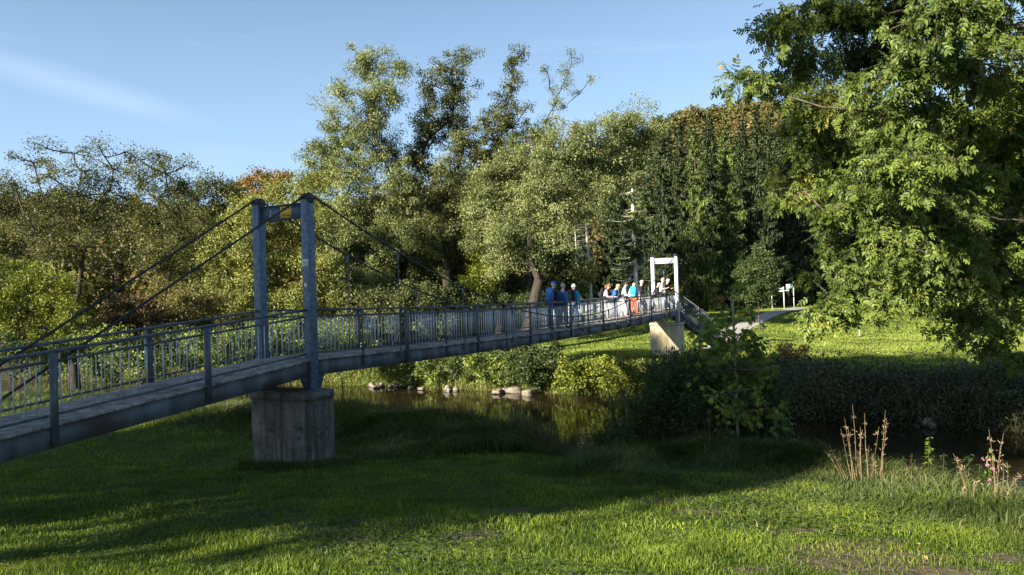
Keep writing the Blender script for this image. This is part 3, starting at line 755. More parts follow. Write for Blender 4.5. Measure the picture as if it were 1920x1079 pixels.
# main cables, hangers, backstays
HM = .42
def cable_h(s):            # absolute height of the main cable
    u = 2*s/LEN-1
    zt = ZT0+.13+(ZT1-ZT0)*s/LEN
    return float(deck_z(s))*(1-u*u)+HM*(1-u*u)+zt*u*u
for t in (-.10, BW+.10):
    tt = t*.35 if t < 0 else BW+(t-BW)*.35
    ss = np.linspace(0, LEN, 40)
    P = np.array([Bz(s_, t+(tt-t)*abs(2*s_/LEN-1)**6, cable_h(s_)) for s_ in ss])
    g = Geo(bo); g.tubes(P[None], np.full((1, 40), .021), 8); g.obj('main_cable', M['black'], bridge, smooth=True)
    ti = .15 if t < 0 else BW-.15
    a = Bz(0, tt, ZT0+.12); sB = 9.4; b = Bz(-sB, ti, ZT0+.12-sB*.573)
    g = Geo(bo); P = np.linspace(a, b, 12); g.tubes(P[None], np.full((1, 12), .021), 8); g.obj('backstay_cable', M['black'], bridge, smooth=True)
    a = Bz(LEN, tt, ZT1+.12); b = Bz(LEN+8.5, ti, .9)
    g = Geo(bo); P = np.linspace(a, b, 6); g.tubes(P[None], np.full((1, 6), .021), 8); g.obj('backstay_cable', M['black'], bridge, smooth=True)
    for i in range(1, 10):
        s_ = i*3.0
        if s_ > LEN-1: continue
        top = cable_h(s_)
        g = Geo(bo); tq = t+(tt-t)*abs(2*s_/LEN-1)**6
        tb = -.10 if t < 0 else BW+.10
        lo = B(s_, tb, -.18); hi = Bz(s_, tq, top)
        g.tubes(np.array([lo, hi])[None], np.array([[.012, .012]]), 6)
        g.tubes(np.array([Bz(s_, tq, top-.22), Bz(s_, tq, top-.18), Bz(s_, tq, top+.03)])[None], np.array([[.02, .032, .032]]), 8)
        l2 = B(s_, tb, -.02)
        g.tubes(np.array([l2-UP*.14, l2-UP*.08, l2-UP*.02, l2+UP*.03])[None], np.array([[.012, .038, .034, .012]]), 8)
        g.bar(B(s_, tb, -.16), B(s_, .0 if t < 0 else BW, -.16), .05, .05)
        g.obj('hanger', M['rail'], bridge, smooth=False)
# stairs at the far end, turning right
E2 = np.array([.945, .327]); F2 = np.array([-E2[1], E2[0]])
SO = P0+D2*(LEN+.12)+N2*(-.02)
AE = np.array([*E2, 0]); AF = np.array([*F2, 0])
def St(a, b, z): p = SO+E2*a+F2*b; return np.array([p[0], p[1], z])
run = 3.9; zg = float(terrain(np.array([SO[0]+E2[0]*run]), np.array([SO[1]+E2[1]*run]))[0]); drop = Z1-zg; ns_ = 15
g = Geo(bo)
for i in range(ns_):
    a = run*(i+.5)/ns_; z_ = Z1-drop*(i+1)/ns_
    g.box(St(a, .68, z_), AE, AF, UP, run/ns_/2+.01, .62, .022)
g.obj('stair_treads', M['deck'], bridge)
for b_ in (.04, 1.32):
    g = Geo(bo); g.bar(St(-.05, b_, Z1-.15), St(run, b_, zg-.02), .04, .26); g.obj('stair_stringer', M['fascia'], bridge)
    g = Geo(bo)
    g.bar(St(-.05, b_, Z1+RH), St(run, b_, zg+RH), .06, .045)
    g.obj('handrail', M['rail'], bridge)
    g = Geo(bo)
    g.bar(St(0, b_, Z1+RH-.14), St(run, b_, zg+RH-.14), .035, .035); g.bar(St(0, b_, Z1+.12), St(run, b_, zg+.12), .035, .035)
    for a in np.arange(.1, run, .12):
        z_ = Z1-drop*a/run; g.bar(St(a, b_, z_+.12), St(a, b_, z_+RH-.14), .022, .022, side=AF)
    g.obj('railing_panel', M['rail'], bridge)
    for a in (.02, 1.3, 2.6, run-.05):
        z_ = Z1-drop*a/run; g = Geo(bo); g.bar(St(a, b_-.05, z_-.28), St(a, b_-.05, z_+RH), .05, .06, side=AF); g.obj('railing_post', M['rail'], bridge)
# landing under the far end
g = Geo(bo); g.box(Bz(LEN+.62, BW*.5, Z1-.03), AD, AN, UP, .35, BW/2+.1, .03); g.obj('landing', M['deck'], bridge)

# ------------------------------------------------------------------ people
def cloth(name, c, c2=None): 
    M[name] = surf_mat(name, c, c2 or tuple(min(1, v*1.35+.01) for v in c), scale=7, rough=.85, bump=.15, spec=.2)
    return M[name]
skin = surf_mat('skin', (.50, .30, .22), (.60, .38, .28), scale=6, rough=.6, bump=0); M['skin'] = skin
for n_, c_ in dict(navy=(.02, .03, .07), blue_cap=(.02, .16, .52), blue_pack=(.04, .12, .32), mid_blue=(.04, .13, .30), teal=(.01, .24, .40), turquoise=(.02, .42, .50), jeans=(.12, .17, .27),
                   jeans_dark=(.04, .06, .12), black=(.012, .012, .015), mauve=(.34, .24, .27), royal=(.02, .10, .38), mint=(.42, .56, .54), orange=(.62, .12, .03), cyan_pack=(.02, .33, .62),
                   pale=(.62, .58, .62), pink=(.62, .40, .38), grey=(.22, .22, .23), white_hair=(.72, .70, .66), grey_hair=(.32, .31, .30), blond=(.50, .36, .18), brown_hair=(.16, .08, .035), dark_hair=(.03, .02, .018),
                   shoe=(.03, .028, .025), beige=(.42, .36, .28)).items(): cloth(n_ if n_ != 'black' else 'black_cloth', c_)
def rot(v, yaw): 
    c, s_ = math.cos(yaw), math.sin(yaw); return (v[0]*c-v[1]*s_, v[0]*s_+v[1]*c, v[2])
def skin_obj(name, joints, edges, mat, parent, sub=2, root=0):
    """joints: list of (xyz, radius or (rx,ry))"""
    me = bpy.data.meshes.new(name); me.from_pydata([j[0] for j in joints], edges, []); me.materials.append(mat)
    o = bpy.data.objects.new(name, me); COL.objects.link(o); o.parent = parent
    m = o.modifiers.new('skin', 'SKIN'); m.use_smooth_shade = True
    for i, sv in enumerate(me.skin_vertices[0].data):
        r = joints[i][1]; sv.radius = r if isinstance(r, tuple) else (r, r); sv.use_root = (i == root)
    s_ = o.modifiers.new('subdivision', 'SUBSURF'); s_.levels = sub-1; s_.render_levels = sub-1
    return o
def ellipsoid(c, r, nu=14, nv=9, zmin=-1.0, tilt=0.0):
    V = []; F_ = []
    zs = np.linspace(math.asin(max(-1, zmin)), math.pi/2, nv)
    for a in zs:
        for j in range(nu):
            b = 2*math.pi*j/nu; x, y, z = math.cos(a)*math.cos(b)*r[0], math.cos(a)*math.sin(b)*r[1], math.sin(a)*r[2]
            y2 = y*math.cos(tilt)-z*math.sin(tilt); z2 = y*math.sin(tilt)+z*math.cos(tilt)
            V.append((c[0]+x, c[1]+y2, c[2]+z2))
    for i in range(nv-1):
        for j in range(nu): F_.append([i*nu+j, i*nu+(j+1) % nu, (i+1)*nu+(j+1) % nu, (i+1)*nu+j])
    return V, F_
def person(label, px, t, yaw_deg, H, hair, jacket, trousers, lean=8, pose='rail', hairlen=0, cap=None, pack=None, packlabel=None, vest=None, head_pitch=15, head_yaw=0, jlen=.0, sunglasses=False, group='walkers on the footbridge', step=.12):
    # find the place on the deck seen at px
    lo, hi = 2.0, LEN
    for _ in range(40):
        m_ = (lo+hi)/2
        if pix(B(m_, t, 1.2))[0] < px: lo = m_
        else: hi = m_
    base = B(lo, t, 0.004); k = H/1.75
    root = empty('person', base, math.radians(yaw_deg)); tag(root, label, 'person', group)
    L_ = math.radians(lean); sn, cs_ = math.sin(L_), math.cos(L_)
    hip = (0, -.10*sn*2, .93)
    def T(x, y, z):  # torso frame: y forward, z up along the spine from the hip
        return (x, hip[1]+y*cs_+z*sn, hip[2]-y*sn+z*cs_)
    sh = .185
    J = {}
    J['pel'] = hip; J['waist'] = T(0, 0, .16); J['chest'] = T(0, .0, .36); J['neckb'] = T(0, -.01, .50); 
    nb = np.array(J['neckb']); hp = math.radians(head_pitch); hy = math.radians(head_yaw)
    hd = np.array([0, math.sin(hp), math.cos(hp)])
    def Hd(x, y, z):      # head frame
        f = np.array([0, math.cos(hp), -math.sin(hp)]); v = f*y+hd*z+np.array([x, 0, 0])
        c, s2 = math.cos(hy), math.sin(hy)
        return tuple(nb+np.array([v[0]*c-v[1]*s2, v[0]*s2+v[1]*c, v[2]]))
    J['neck'] = Hd(0, .015, .09); J['head0'] = Hd(0, .03, .16); J['head1'] = Hd(0, .03, .235)
    for sgn, n_ in ((-1, 'l'), (1, 'r')):
        J[n_+'sh'] = T(sgn*sh, 0, .44)
        if pose == 'rail':
            J[n_+'el'] = tuple(np.array(T(sgn*(sh+.07), .10, .19))); J[n_+'wr'] = (sgn*.17, hip[1]+.40+.25*sn, 1.06/k); J[n_+'ha'] = (sgn*.15, hip[1]+.48+.25*sn, 1.05/k)
        elif pose == 'camera':
            J[n_+'el'] = T(sgn*(sh+.10), .08, .20); J[n_+'wr'] = T(sgn*.07, .30, .30); J[n_+'ha'] = T(sgn*.04, .36, .34)
        else:
            J[n_+'el'] = T(sgn*(sh+.06), -.03, .15); J[n_+'wr'] = tuple(np.array(T(sgn*(sh+.06), .05, -.09))); J[n_+'ha'] = tuple(np.array(T(sgn*(sh+.05), .08, -.17)))
        J[n_+'hip'] = (sgn*.09, hip[1], .88); st_ = step*sgn
        J[n_+'kn'] = (sgn*.10, .03+st_*.5, .50); J[n_+'an'] = (sgn*.11, -.04+st_, .09); J[n_+'to'] = (sgn*.13, .13+st_, .035)
    def sc(p): return tuple(k*v for v in p)
    names = ['pel', 'waist', 'chest', 'neckb', 'neck', 'head0', 'head1', 'lsh', 'lel', 'lwr', 'lha', 'rsh', 'rel', 'rwr', 'rha', 'lhip', 'lkn', 'lan', 'lto', 'rhip', 'rkn', 'ran', 'rto']
    rad = dict(pel=(.135, .10), waist=(.125, .09), chest=(.15, .10), neckb=(.08, .07), neck=.052, head0=(.068, .085), head1=(.072, .09),
               lsh=.06, lel=.042, lwr=.028, lha=.036, rsh=.06, rel=.042, rwr=.028, rha=.036, lhip=.085, lkn=.058, lan=.042, lto=.035, rhip=.085, rkn=.058, ran=.042, rto=.035)
    ix = {n_: i for i, n_ in enumerate(names)}
    E = [('pel', 'waist'), ('waist', 'chest'), ('chest', 'neckb'), ('neckb', 'neck'), ('neck', 'head0'), ('head0', 'head1')]
    for c in 'lr': E += [('chest', c+'sh'), (c+'sh', c+'el'), (c+'el', c+'wr'), (c+'wr', c+'ha'), ('pel', c+'hip'), (c+'hip', c+'kn'), (c+'kn', c+'an'), (c+'an', c+'to')]
    joints = [(sc(J[n_]), rad[n_]) for n_ in names]; edges = [(ix[a], ix[b]) for a, b in E]
    # nose and fingers
    joints.append((sc(Hd(0, .125, .19)), .014)); edges.append((ix['head0'], len(joints)-1))
    for c, sgn in (('l', -1), ('r', 1)):
        w0 = np.array(J[c+'wr']); h0 = np.array(J[c+'ha']); dr = (h0-w0)/np.linalg.norm(h0-w0)
        sd_ = np.array([1.0, 0, 0]) if abs(dr[0]) < .8 else np.array([0, 1.0, 0]); dn = np.array([0, 0, -1.0]) if abs(dr[2]) < .7 else np.array([0, 1.0, 0])
        for f, (o_, l_) in enumerate(((-.032, .062), (-.011, .075), (.011, .070), (.031, .055))):
            a = h0+dr*.02+sd_*o_; b = a+dr*l_*.55+sd_*o_*.1; c_ = b+dr*l_*.3+dn*l_*.35
            i0 = len(joints); joints += [(sc(a), .010), (sc(b), .009), (sc(c_), .007)]; edges += [(ix[c+'ha'], i0), (i0, i0+1), (i0+1, i0+2)]
        a = h0-dr*.01-sd_*sgn*.04; b = a+dr*.035-sd_*sgn*.015
        i0 = len(joints); joints += [(sc(a), .012), (sc(b), .009)]; edges += [(ix[c+'ha'], i0), (i0, i0+1)]
    skin_obj('body', joints, edges, M['skin'], root)
    def sub(nm, keys, extra, mat, es, infl):
        jj = []; mp_ = {}
        for kx in keys:
            r = rad[kx]; r = (r[0]+infl, r[1]+infl) if isinstance(r, tuple) else r+infl
            if kx in extra: r = extra[kx]
            mp_[kx] = len(jj); jj.append((sc(J[kx]), r))
        return skin_obj(nm, jj, [(mp_[a], mp_[b]) for a, b in es], mat, root)
    up = [('pel', 'waist'), ('waist', 'chest'), ('chest', 'neckb')]
    for c in 'lr': up += [('chest', c+'sh'), (c+'sh', c+'el'), (c+'el', c+'wr')]
    sub('jacket', ['pel', 'waist', 'chest', 'neckb', 'lsh', 'lel', 'lwr', 'rsh', 'rel', 'rwr'], {'neckb': (.085, .075), 'lwr': .038, 'rwr': .038, 'pel': (.165, .13)}, M[jacket], up, .028)
    if vest:
        sub('vest', ['pel', 'waist', 'chest', 'neckb'], {'neckb': (.10, .09), 'pel': (.172, .14)}, M[vest], up[:3], .042)
    lw = []
    for c in 'lr': lw += [('pel', c+'hip'), (c+'hip', c+'kn'), (c+'kn', c+'an')]
    sub('trousers', ['pel', 'lhip', 'lkn', 'lan', 'rhip', 'rkn', 'ran'], {'lan': .062, 'ran': .062, 'pel': (.145, .115)}, M[trousers], lw, .022)
    for c in 'lr':
        skin_obj('shoe', [(sc(J[c+'an']), (.052)), (sc((J[c+'an'][0], J[c+'an'][1]-.04, .045)), .045), (sc((J[c+'to'][0], J[c+'to'][1], .045)), .042)], [(0, 1), (1, 2)], M['shoe'], root, root=1)
    # hair
    g = Geo()
    hc = Hd(0, .02, .205)
    V, F_ = ellipsoid((0, 0, 0), (.092, .108, .112), zmin=-.55, tilt=.0)
    V = np.array(V); msk = (V[:, 1] > .03) & (V[:, 2] < .035); V[msk, 1] *= .25
    R_ = np.array(Matrix.Rotation(-hp+math.radians(-14), 3, 'X')); Rz = np.array(Matrix.Rotation(hy, 3, 'Z'))
    V = (Rz @ (R_ @ V.T)).T+np.array(hc); g.add(V*k, F_)
    if hairlen:
        A = [Hd(0, -.05, .20), Hd(0, -.09, .10), Hd(0, -.10, .10-hairlen)]
        g.tubes(np.array([sc(a) for a in A])[None], np.array([[.07, .075, .035]]), 8)
    ho = g.obj('hair', M[hair], root, smooth=True)
    g = Geo()
    for sx in (-.088, .088): 
        V, F_ = ellipsoid(Hd(sx, .02, .185), (.012, .022, .032), 8, 6); g.add(np.array(V)*k, F_)
    g.obj('ears', M['skin'], root, smooth=True)
    g = Geo()
    if sunglasses:
        for sx in (-.033, .033): V, F_ = ellipsoid(Hd(sx, .112, .215), (.028, .012, .018), 8, 6); g.add(np.array(V)*k, F_)
        g.bar(np.array(Hd(-.085, .03, .215))*k, np.array(Hd(-.085, .115, .215))*k, .008, .008); g.bar(np.array(Hd(.085, .03, .215))*k, np.array(Hd(.085, .115, .215))*k, .008, .008)
        g.bar(np.array(Hd(-.085, .115, .217))*k, np.array(Hd(.085, .115, .217))*k, .008, .008)
        g.obj('sunglasses', M['black_cloth'], root)
    else:
        for sx in (-.032, .032): V, F_ = ellipsoid(Hd(sx, .108, .215), (.012, .006, .007), 8, 6); g.add(np.array(V)*k, F_)
        g.obj('eyes', M['sign_dark'], root, smooth=True)
    g = Geo(); V, F_ = ellipsoid(Hd(0, .108, .145), (.024, .008, .006), 8, 6); g.add(np.array(V)*k, F_); g.obj('mouth', cloth('lips', (.35, .12, .10)) if 'lips' not in M else M['lips'], root, smooth=True)
    if cap:
        g = Geo(); V, F_ = ellipsoid((0, 0, 0), (.103, .118, .115), zmin=.02); V = (Rz @ (R_ @ np.array(V).T)).T+np.array(Hd(0, .02, .225)); g.add(V*k, F_)
        a = np.array([Hd(x, .10+yy_, .235-.03*(yy_ > .05)) for yy_ in (0, .09) for x in (-.08, -.03, .03, .08)]); a[4][0] *= .7; a[7][0] *= .7
        a2 = a+np.array([0, 0, .008]); g.add(np.concatenate([a, a2])*k, [[0, 1, 5, 4], [1, 2, 6, 5], [2, 3, 7, 6], [8, 12, 13, 9], [9, 13, 14, 10], [10, 14, 15, 11], [4, 5, 13, 12], [5, 6, 14, 13], [6, 7, 15, 14]])
        g.obj('cap', M[cap], root, smooth=True)
    if pack:
        pm, ps = pack
        pk = empty('backpack', base, math.radians(yaw_deg)); tag(pk, packlabel, 'backpack', 'backpacks carried by the walkers')
        w_, h_, d_ = .15*ps, .25*ps, .085*ps
        g = Geo()
        prof = [(-h_, .75), (-h_*.9, .95), (-h_*.3, 1.05), (h_*.4, 1.0), (h_*.8, .85), (h_, .5)]
        ring = []
        for z_, f in prof:
            for j in range(14):
                a = 2*math.pi*j/14; cx = abs(math.cos(a))**.5*math.copysign(1, math.cos(a)); sy = abs(math.sin(a))**.5*math.copysign(1, math.sin(a))
                ring.append(sc(T(cx*w_*f, -.135-d_+sy*d_*f, .33+z_)))
        nq = len(prof); g.add(ring, [[i*14+j, i*14+(j+1) % 14, (i+1)*14+(j+1) % 14, (i+1)*14+j] for i in range(nq-1) for j in range(14)], [[(nq-1)*14, (nq-1)*14+j, (nq-1)*14+j+1] for j in range(1, 13)]+[[0, j+1, j] for j in range(1, 13)])
        g.obj('bag', M[pm], pk, smooth=True)
        g = Geo(); g.box(sc(T(0, -.135-d_*2-.02, .33-h_*.35)), *[np.array(v) for v in ((1, 0, 0), (0, cs_, -sn), (0, sn, cs_))], w_*.7*k, .03*k, h_*.42*k); g.obj('front_pocket', M[pm], pk, bevel=.015)
        for sx in (-.11, .11):
            g = Geo(); P = np.array([sc(T(sx*.8, -.14, .52)), sc(T(sx, -.03, .565)), sc(T(sx, .12, .45)), sc(T(sx*1.1, .135, .28)), sc(T(sx*1.3, .02, .15)), sc(T(sx*1.1, -.14, .12))])
            g.tubes(P[None], np.full((1, 6), .018*k), 6); g.obj('shoulder_strap', M['black_cloth'], pk, smooth=True)
    if H != 1.75: pass
    return root
YR = math.degrees(math.atan2(N2[1], N2[0]))+90     # yaw so that local +y looks towards -n (downstream, right)
# local +y must point to -n: yaw = angle(-n)-90
YD = math.degrees(math.atan2(-N2[1], -N2[0]))-90
YA = math.degrees(math.atan2(D2[1], D2[0]))-90     # looking along the bridge, away from the camera
person('person in a blue cap and navy jacket seen from behind, leftmost on the bridge', 1037, .62, YA-12, 1.76, 'grey_hair', 'navy', 'jeans_dark', lean=4, pose='down', cap='blue_cap', pack=('blue_pack', 1.05), packlabel='large blue rucksack on the back of the walker in the blue cap', head_pitch=5)
person('grey-haired person in a blue jacket right beside the walker in the blue cap', 1054, .40, YA-25, 1.70, 'grey_hair', 'mid_blue', 'jeans_dark', lean=6, pose='down', head_pitch=5)
person('white-haired person in a turquoise jacket and jeans seen from behind', 1075, .50, YA-5, 1.68, 'white_hair', 'teal', 'jeans', lean=5, pose='down', pack=('black_cloth', .95), packlabel='dark rucksack on the turquoise jacket of the white-haired walker', head_pitch=6)
person('brown-haired person in a mauve top leaning on the railing with a black rucksack', 1135, .62, YD+14, 1.70, 'brown_hair', 'mauve', 'grey', lean=16, vest='black_cloth', pack=('black_cloth', .9), packlabel='black rucksack on the person in the mauve top', hairlen=.05, head_pitch=25)
person('bald-headed person in a bright blue jacket leaning over the railing', 1151, .60, YD+10, 1.68, 'blond', 'royal', 'navy', lean=20, head_pitch=30)
person('dark-haired person in sunglasses and a pale mint jacket with dark waistcoat', 1169, .62, YD+16, 1.74, 'dark_hair', 'mint', 'pale', lean=14, vest='black_cloth', sunglasses=True, head_pitch=15)
person('blond person in orange trousers with a bright blue rucksack, back to the camera', 1189, .55, YA+4, 1.66, 'blond', 'pale', 'orange', lean=6, pose='down', pack=('cyan_pack', 1.1), packlabel='bright blue rucksack above the orange trousers', hairlen=.08, head_pitch=8)
person('bald person in a black jacket standing behind the orange trousers', 1201, .85, YD+25, 1.78, 'pink', 'black_cloth', 'navy', lean=6, pose='down', head_pitch=12)
person('white-haired person in black bending low over the railing', 1228, .66, YD+20, 1.66, 'white_hair', 'black_cloth', 'black_cloth', lean=26, head_pitch=30)
person('tall person with a pinkish short-sleeved shirt and dark trousers by the far tower', 1240, .70, YD+5, 1.84, 'pink', 'pink', 'navy', lean=10, head_pitch=10, pose='camera')
person('white-haired person in a dark jacket with pale straps, rightmost on the bridge', 1253, .62, YD-5, 1.78, 'white_hair', 'black_cloth', 'navy', lean=12, vest='grey', head_pitch=15, pose='camera')

# ------------------------------------------------------------------ trees beyond the river
def GB(px, depth):        # ground point under a pixel column
    p = at(px, 600, depth); return (p[0], p[1])
WIL = dict(ln=.17, wd=.055, sig=.48, nclus=9, nleaf=62, droop=.45)
blob_tree('willow_tree', 'tall sunlit willow with tilting crown lobes, leftmost of the high trees in the centre', 'tree', GB(745, 52),
    PB([(690, 118, 42, 30), (742, 128, 28, 22, .8), (715, 175, 45, 36), (642, 182, 38, 26, .6), (620, 210, 22, 30, .5), (690, 232, 48, 40), (648, 262, 38, 36), (607, 282, 34, 38), (600, 330, 42, 36), (660, 330, 50, 42),
        (720, 300, 46, 45), (752, 350, 40, 42), (590, 385, 50, 38), (650, 400, 50, 42), (712, 408, 50, 42), (620, 450, 52, 42), (690, 470, 56, 42), (745, 440, 40, 40, .8), (700, 530, 50, 32, .8), (640, 520, 50, 40)],
       52, 1.6, 1, .8), M['l_willow'], M['bark'], seed=1, trunk_r=.42, fork=.22, **WIL)
blob_tree('alder_tree', 'tall alder with an upright dark stem rising to a narrow top left of the gap', 'tree', GB(840, 54),
    PB([(868, 106, 26, 18, .7), (846, 128, 34, 22, .8), (812, 160, 30, 24, .6), (852, 172, 34, 28), (800, 205, 32, 30, .7), (850, 222, 36, 32), (806, 258, 40, 34), (868, 275, 34, 34), (788, 310, 42, 38), (846, 328, 44, 38),
        (890, 340, 30, 38, .7), (790, 370, 44, 40), (850, 392, 46, 40), (810, 440, 46, 40), (870, 450, 40, 40), (790, 500, 40, 35, .7)],
       54, 1.4, 2, .8), M['l_alder'], M['bark'], seed=2, trunk_r=.36, fork=.55, ln=.14, wd=.075, sig=.45, nclus=8.5, nleaf=52, droop=.1)
blob_tree('alder_tree', 'slender tree leaning right with a feathery top between the alder and the thin forked crown', 'tree', GB(935, 55),
    PB([(976, 104, 22, 16, .6), (962, 128, 20, 18, .7), (958, 158, 18, 20, .8), (948, 190, 22, 22, .8), (986, 205, 14, 16, .4), (934, 222, 26, 26, .8), (960, 238, 26, 26), (906, 225, 18, 24, .5), (925, 262, 28, 28), (965, 278, 30, 26), (890, 275, 20, 30, .5), (940, 305, 36, 28)],
       55, 1.0, 3, .8), M['l_alder'], M['bark'], seed=3, trunk_r=.28, fork=.6, ln=.14, wd=.075, sig=.36, nclus=7.5, nleaf=40, droop=.0, twig_r=.018)
blob_tree('alder_tree', 'thin forked half-bare crown against the sky, rightmost of the high trees', 'tree', GB(985, 56),
    PB([(1072, 108, 22, 12, .45), (1066, 132, 18, 14, .5), (1054, 160, 16, 18, .5), (1022, 128, 8, 16, .35), (1030, 165, 12, 20, .4), (1042, 195, 18, 20, .6), (1106, 150, 12, 8, .35), (1086, 176, 16, 10, .4), (1060, 200, 14, 10, .4), (1024, 226, 22, 18, .8), (1000, 250, 26, 24, 1), (1030, 262, 30, 22, 1)],
       56, .8, 4, .8), M['l_willow'], M['bark'], seed=4, trunk_r=.25, fork=.62, ln=.14, wd=.05, sig=.34, nclus=7, nleaf=26, droop=.0, twig_r=.022)
blob_tree('willow_tree', 'broad grey-green willow with a rounded crown and shaded underside over the middle of the bridge', 'tree', GB(985, 50),
    PB([(930, 330, 46, 34), (985, 300, 46, 34), (1040, 278, 46, 32), (1095, 262, 46, 34), (1150, 240, 44, 34), (1196, 214, 34, 26, .7), (1190, 262, 40, 32), (1225, 240, 30, 22, .6), (910, 385, 42, 38), (965, 365, 50, 38), (1025, 345, 52, 38),
        (1085, 325, 52, 40), (1145, 305, 50, 38), (900, 440, 36, 32), (950, 430, 48, 34), (1010, 415, 50, 38), (1070, 395, 48, 38), (1125, 372, 40, 34), (1180, 320, 36, 30, .8), (935, 485, 42, 26, .8), (990, 475, 44, 28, .7), (1045, 455, 40, 28, .7), (1150, 350, 30, 24, .6)],
       50, 1.8, 5, .9), M['l_willow'], M['bark'], seed=5, trunk_r=.45, fork=.3, **WIL)
blob_tree('willow_tree', 'low bright yellow-green willow glowing in the sun behind the near tower', 'tree', GB(520, 45),
    PB([(590, 345, 40, 26), (535, 362, 40, 26, .9), (480, 395, 42, 30), (432, 420, 36, 30), (405, 470, 38, 36), (455, 470, 45, 38), (515, 440, 48, 38), (570, 410, 46, 38), (390, 525, 34, 30, .9), (440, 535, 46, 34), (500, 510, 46, 38), (560, 490, 46, 38), (420, 575, 40, 24), (490, 575, 48, 30), (555, 560, 46, 34), (615, 560, 44, 34), (600, 510, 40, 36)],
       45, 1.5, 6, .9), M['l_willow_bright'], M['bark'], seed=6, trunk_r=.3, fork=.2, ln=.15, wd=.06, sig=.46, nclus=9.5, nleaf=62, droop=.3)
blob_tree('shrub', 'bushy undergrowth at the foot of the tall willows behind the span railing', 'shrub', GB(720, 44),
    PB([(660, 580, 46, 28), (720, 570, 46, 32), (780, 560, 46, 34), (840, 565, 40, 28, .8), (690, 610, 46, 22), (760, 605, 46, 24), (825, 600, 40, 22), (640, 620, 36, 20)], 44, 1.2, 7), M['l_alder'], M['bark'], seed=7, trunk_r=.10, fork=.2, ln=.14, wd=.07, sig=.42, nclus=8, nleaf=50, droop=.2)
blob_tree('shrub', 'pale green rounded bush between the dark willow trunks', 'shrub', GB(905, 53),
    PB([(905, 480, 26, 26), (915, 515, 32, 24), (885, 530, 22, 22)], 53, .5, 8), M['l_lime'], M['bark'], seed=8, trunk_r=.08, fork=.2, ln=.13, wd=.07, sig=.4, nclus=9, nleaf=60)
blob_tree('shrub', 'shaded undergrowth beneath the broad willow left of the walkers', 'shrub', GB(975, 52),
    PB([(880, 570, 40, 20, .8), (940, 565, 44, 22, .8), (1000, 560, 40, 24, .8), (1050, 565, 34, 20, .7)], 53, 1.0, 9), M['l_dark'], M['bark'], seed=9, trunk_r=.08, fork=.2, ln=.13, wd=.06, sig=.4, nclus=7, nleaf=45)
blob_tree('broadleaf_tree', 'dark tree in the shade behind the broad willow and its trunks', 'tree', GB(900, 60),
    PB([(760, 470, 50, 40), (830, 480, 50, 40), (900, 470, 50, 40), (970, 480, 50, 40), (1040, 470, 50, 40), (780, 530, 50, 34), (860, 530, 50, 34), (940, 540, 50, 34), (1020, 540, 50, 34), (1080, 520, 40, 36), (720, 500, 50, 40), (880, 420, 50, 40), (1000, 430, 50, 40)],
       60, 1.5, 61, 1.0), M['l_alder'], M['bark'], seed=61, trunk_r=.25, fork=.2, ln=.2, wd=.11, sig=.55, nclus=8, nleaf=55)
# left side
blob_tree('alder_tree', 'wide many-limbed tree with thin brownish foliage at the left edge', 'tree', GB(150, 44),
    PB([(86, 278, 34, 16, .5), (62, 305, 34, 20, .6), (140, 288, 34, 18, .5), (185, 276, 26, 14, .5), (232, 286, 30, 18, .6), (28, 345, 34, 24, .8), (92, 330, 42, 24, .7), (155, 322, 42, 24, .7), (212, 318, 40, 24, .7), (20, 395, 40, 30, .9), (80, 375, 46, 28, .9), (145, 365, 46, 28, .8),
        (205, 360, 42, 28, .8), (60, 425, 48, 30, .9), (125, 415, 46, 30, .8), (185, 410, 44, 30, .8), (30, 460, 40, 28), (95, 465, 46, 30), (160, 465, 44, 30), (-40, 380, 46, 40), (-50, 450, 50, 40)],
       44, 2.0, 10, 1.0), M['l_olive'], M['bark'], seed=10, trunk_r=.36, fork=.22, ln=.13, wd=.055, sig=.46, nclus=7.5, nleaf=46, droop=.0, twig_r=.022, minr=.045)
blob_tree('alder_tree', 'round-topped tree with open dark branches left of the near tower', 'tree', GB(262, 45),
    PB([(300, 292, 36, 16, .55), (345, 312, 22, 22, .5), (262, 300, 26, 16, .5), (310, 325, 40, 24, .8), (262, 338, 40, 26, .8), (335, 355, 32, 26, .8), (292, 372, 44, 28, .9), (246, 388, 38, 30, .9), (338, 400, 40, 30, .9), (290, 420, 44, 32), (240, 440, 40, 32, .9), (340, 450, 40, 32), (285, 475, 46, 32), (230, 495, 40, 32), (320, 505, 40, 30)],
       45, 1.6, 11, 1.0), M['l_olive'], M['bark'], seed=11, trunk_r=.32, fork=.28, ln=.13, wd=.055, sig=.44, nclus=7.5, nleaf=46, droop=.0, twig_r=.022, minr=.045)
blob_tree('broadleaf_tree', 'olive green tree filling the dip between the round-topped tree and the bright willow', 'tree', GB(385, 55),
    PB([(395, 345, 36, 18, .7), (440, 352, 30, 16, .7), (370, 375, 44, 26), (425, 385, 40, 26), (385, 420, 46, 30), (360, 465, 46, 34), (410, 455, 36, 30), (350, 510, 46, 34), (370, 545, 40, 28)], 55, 1.5, 12, 1.0), M['l_olive'], M['bark'], seed=12, trunk_r=.3, fork=.2, ln=.17, wd=.08, sig=.5, nclus=8, nleaf=55)
blob_tree('autumn_tree', 'orange autumn tree showing above the bright willow left of the near tower', 'tree', GB(485, 78),
    PB([(460, 345, 26, 12), (495, 338, 28, 13), (525, 338, 20, 14), (435, 358, 20, 10), (478, 368, 28, 12), (512, 366, 24, 14), (450, 375, 20, 12)], 78, 1.0, 13, 1.2), M['l_orange'], M['bark'], seed=13, trunk_r=.25, fork=.5, ln=.26, wd=.14, sig=.6, nclus=9, nleaf=50)
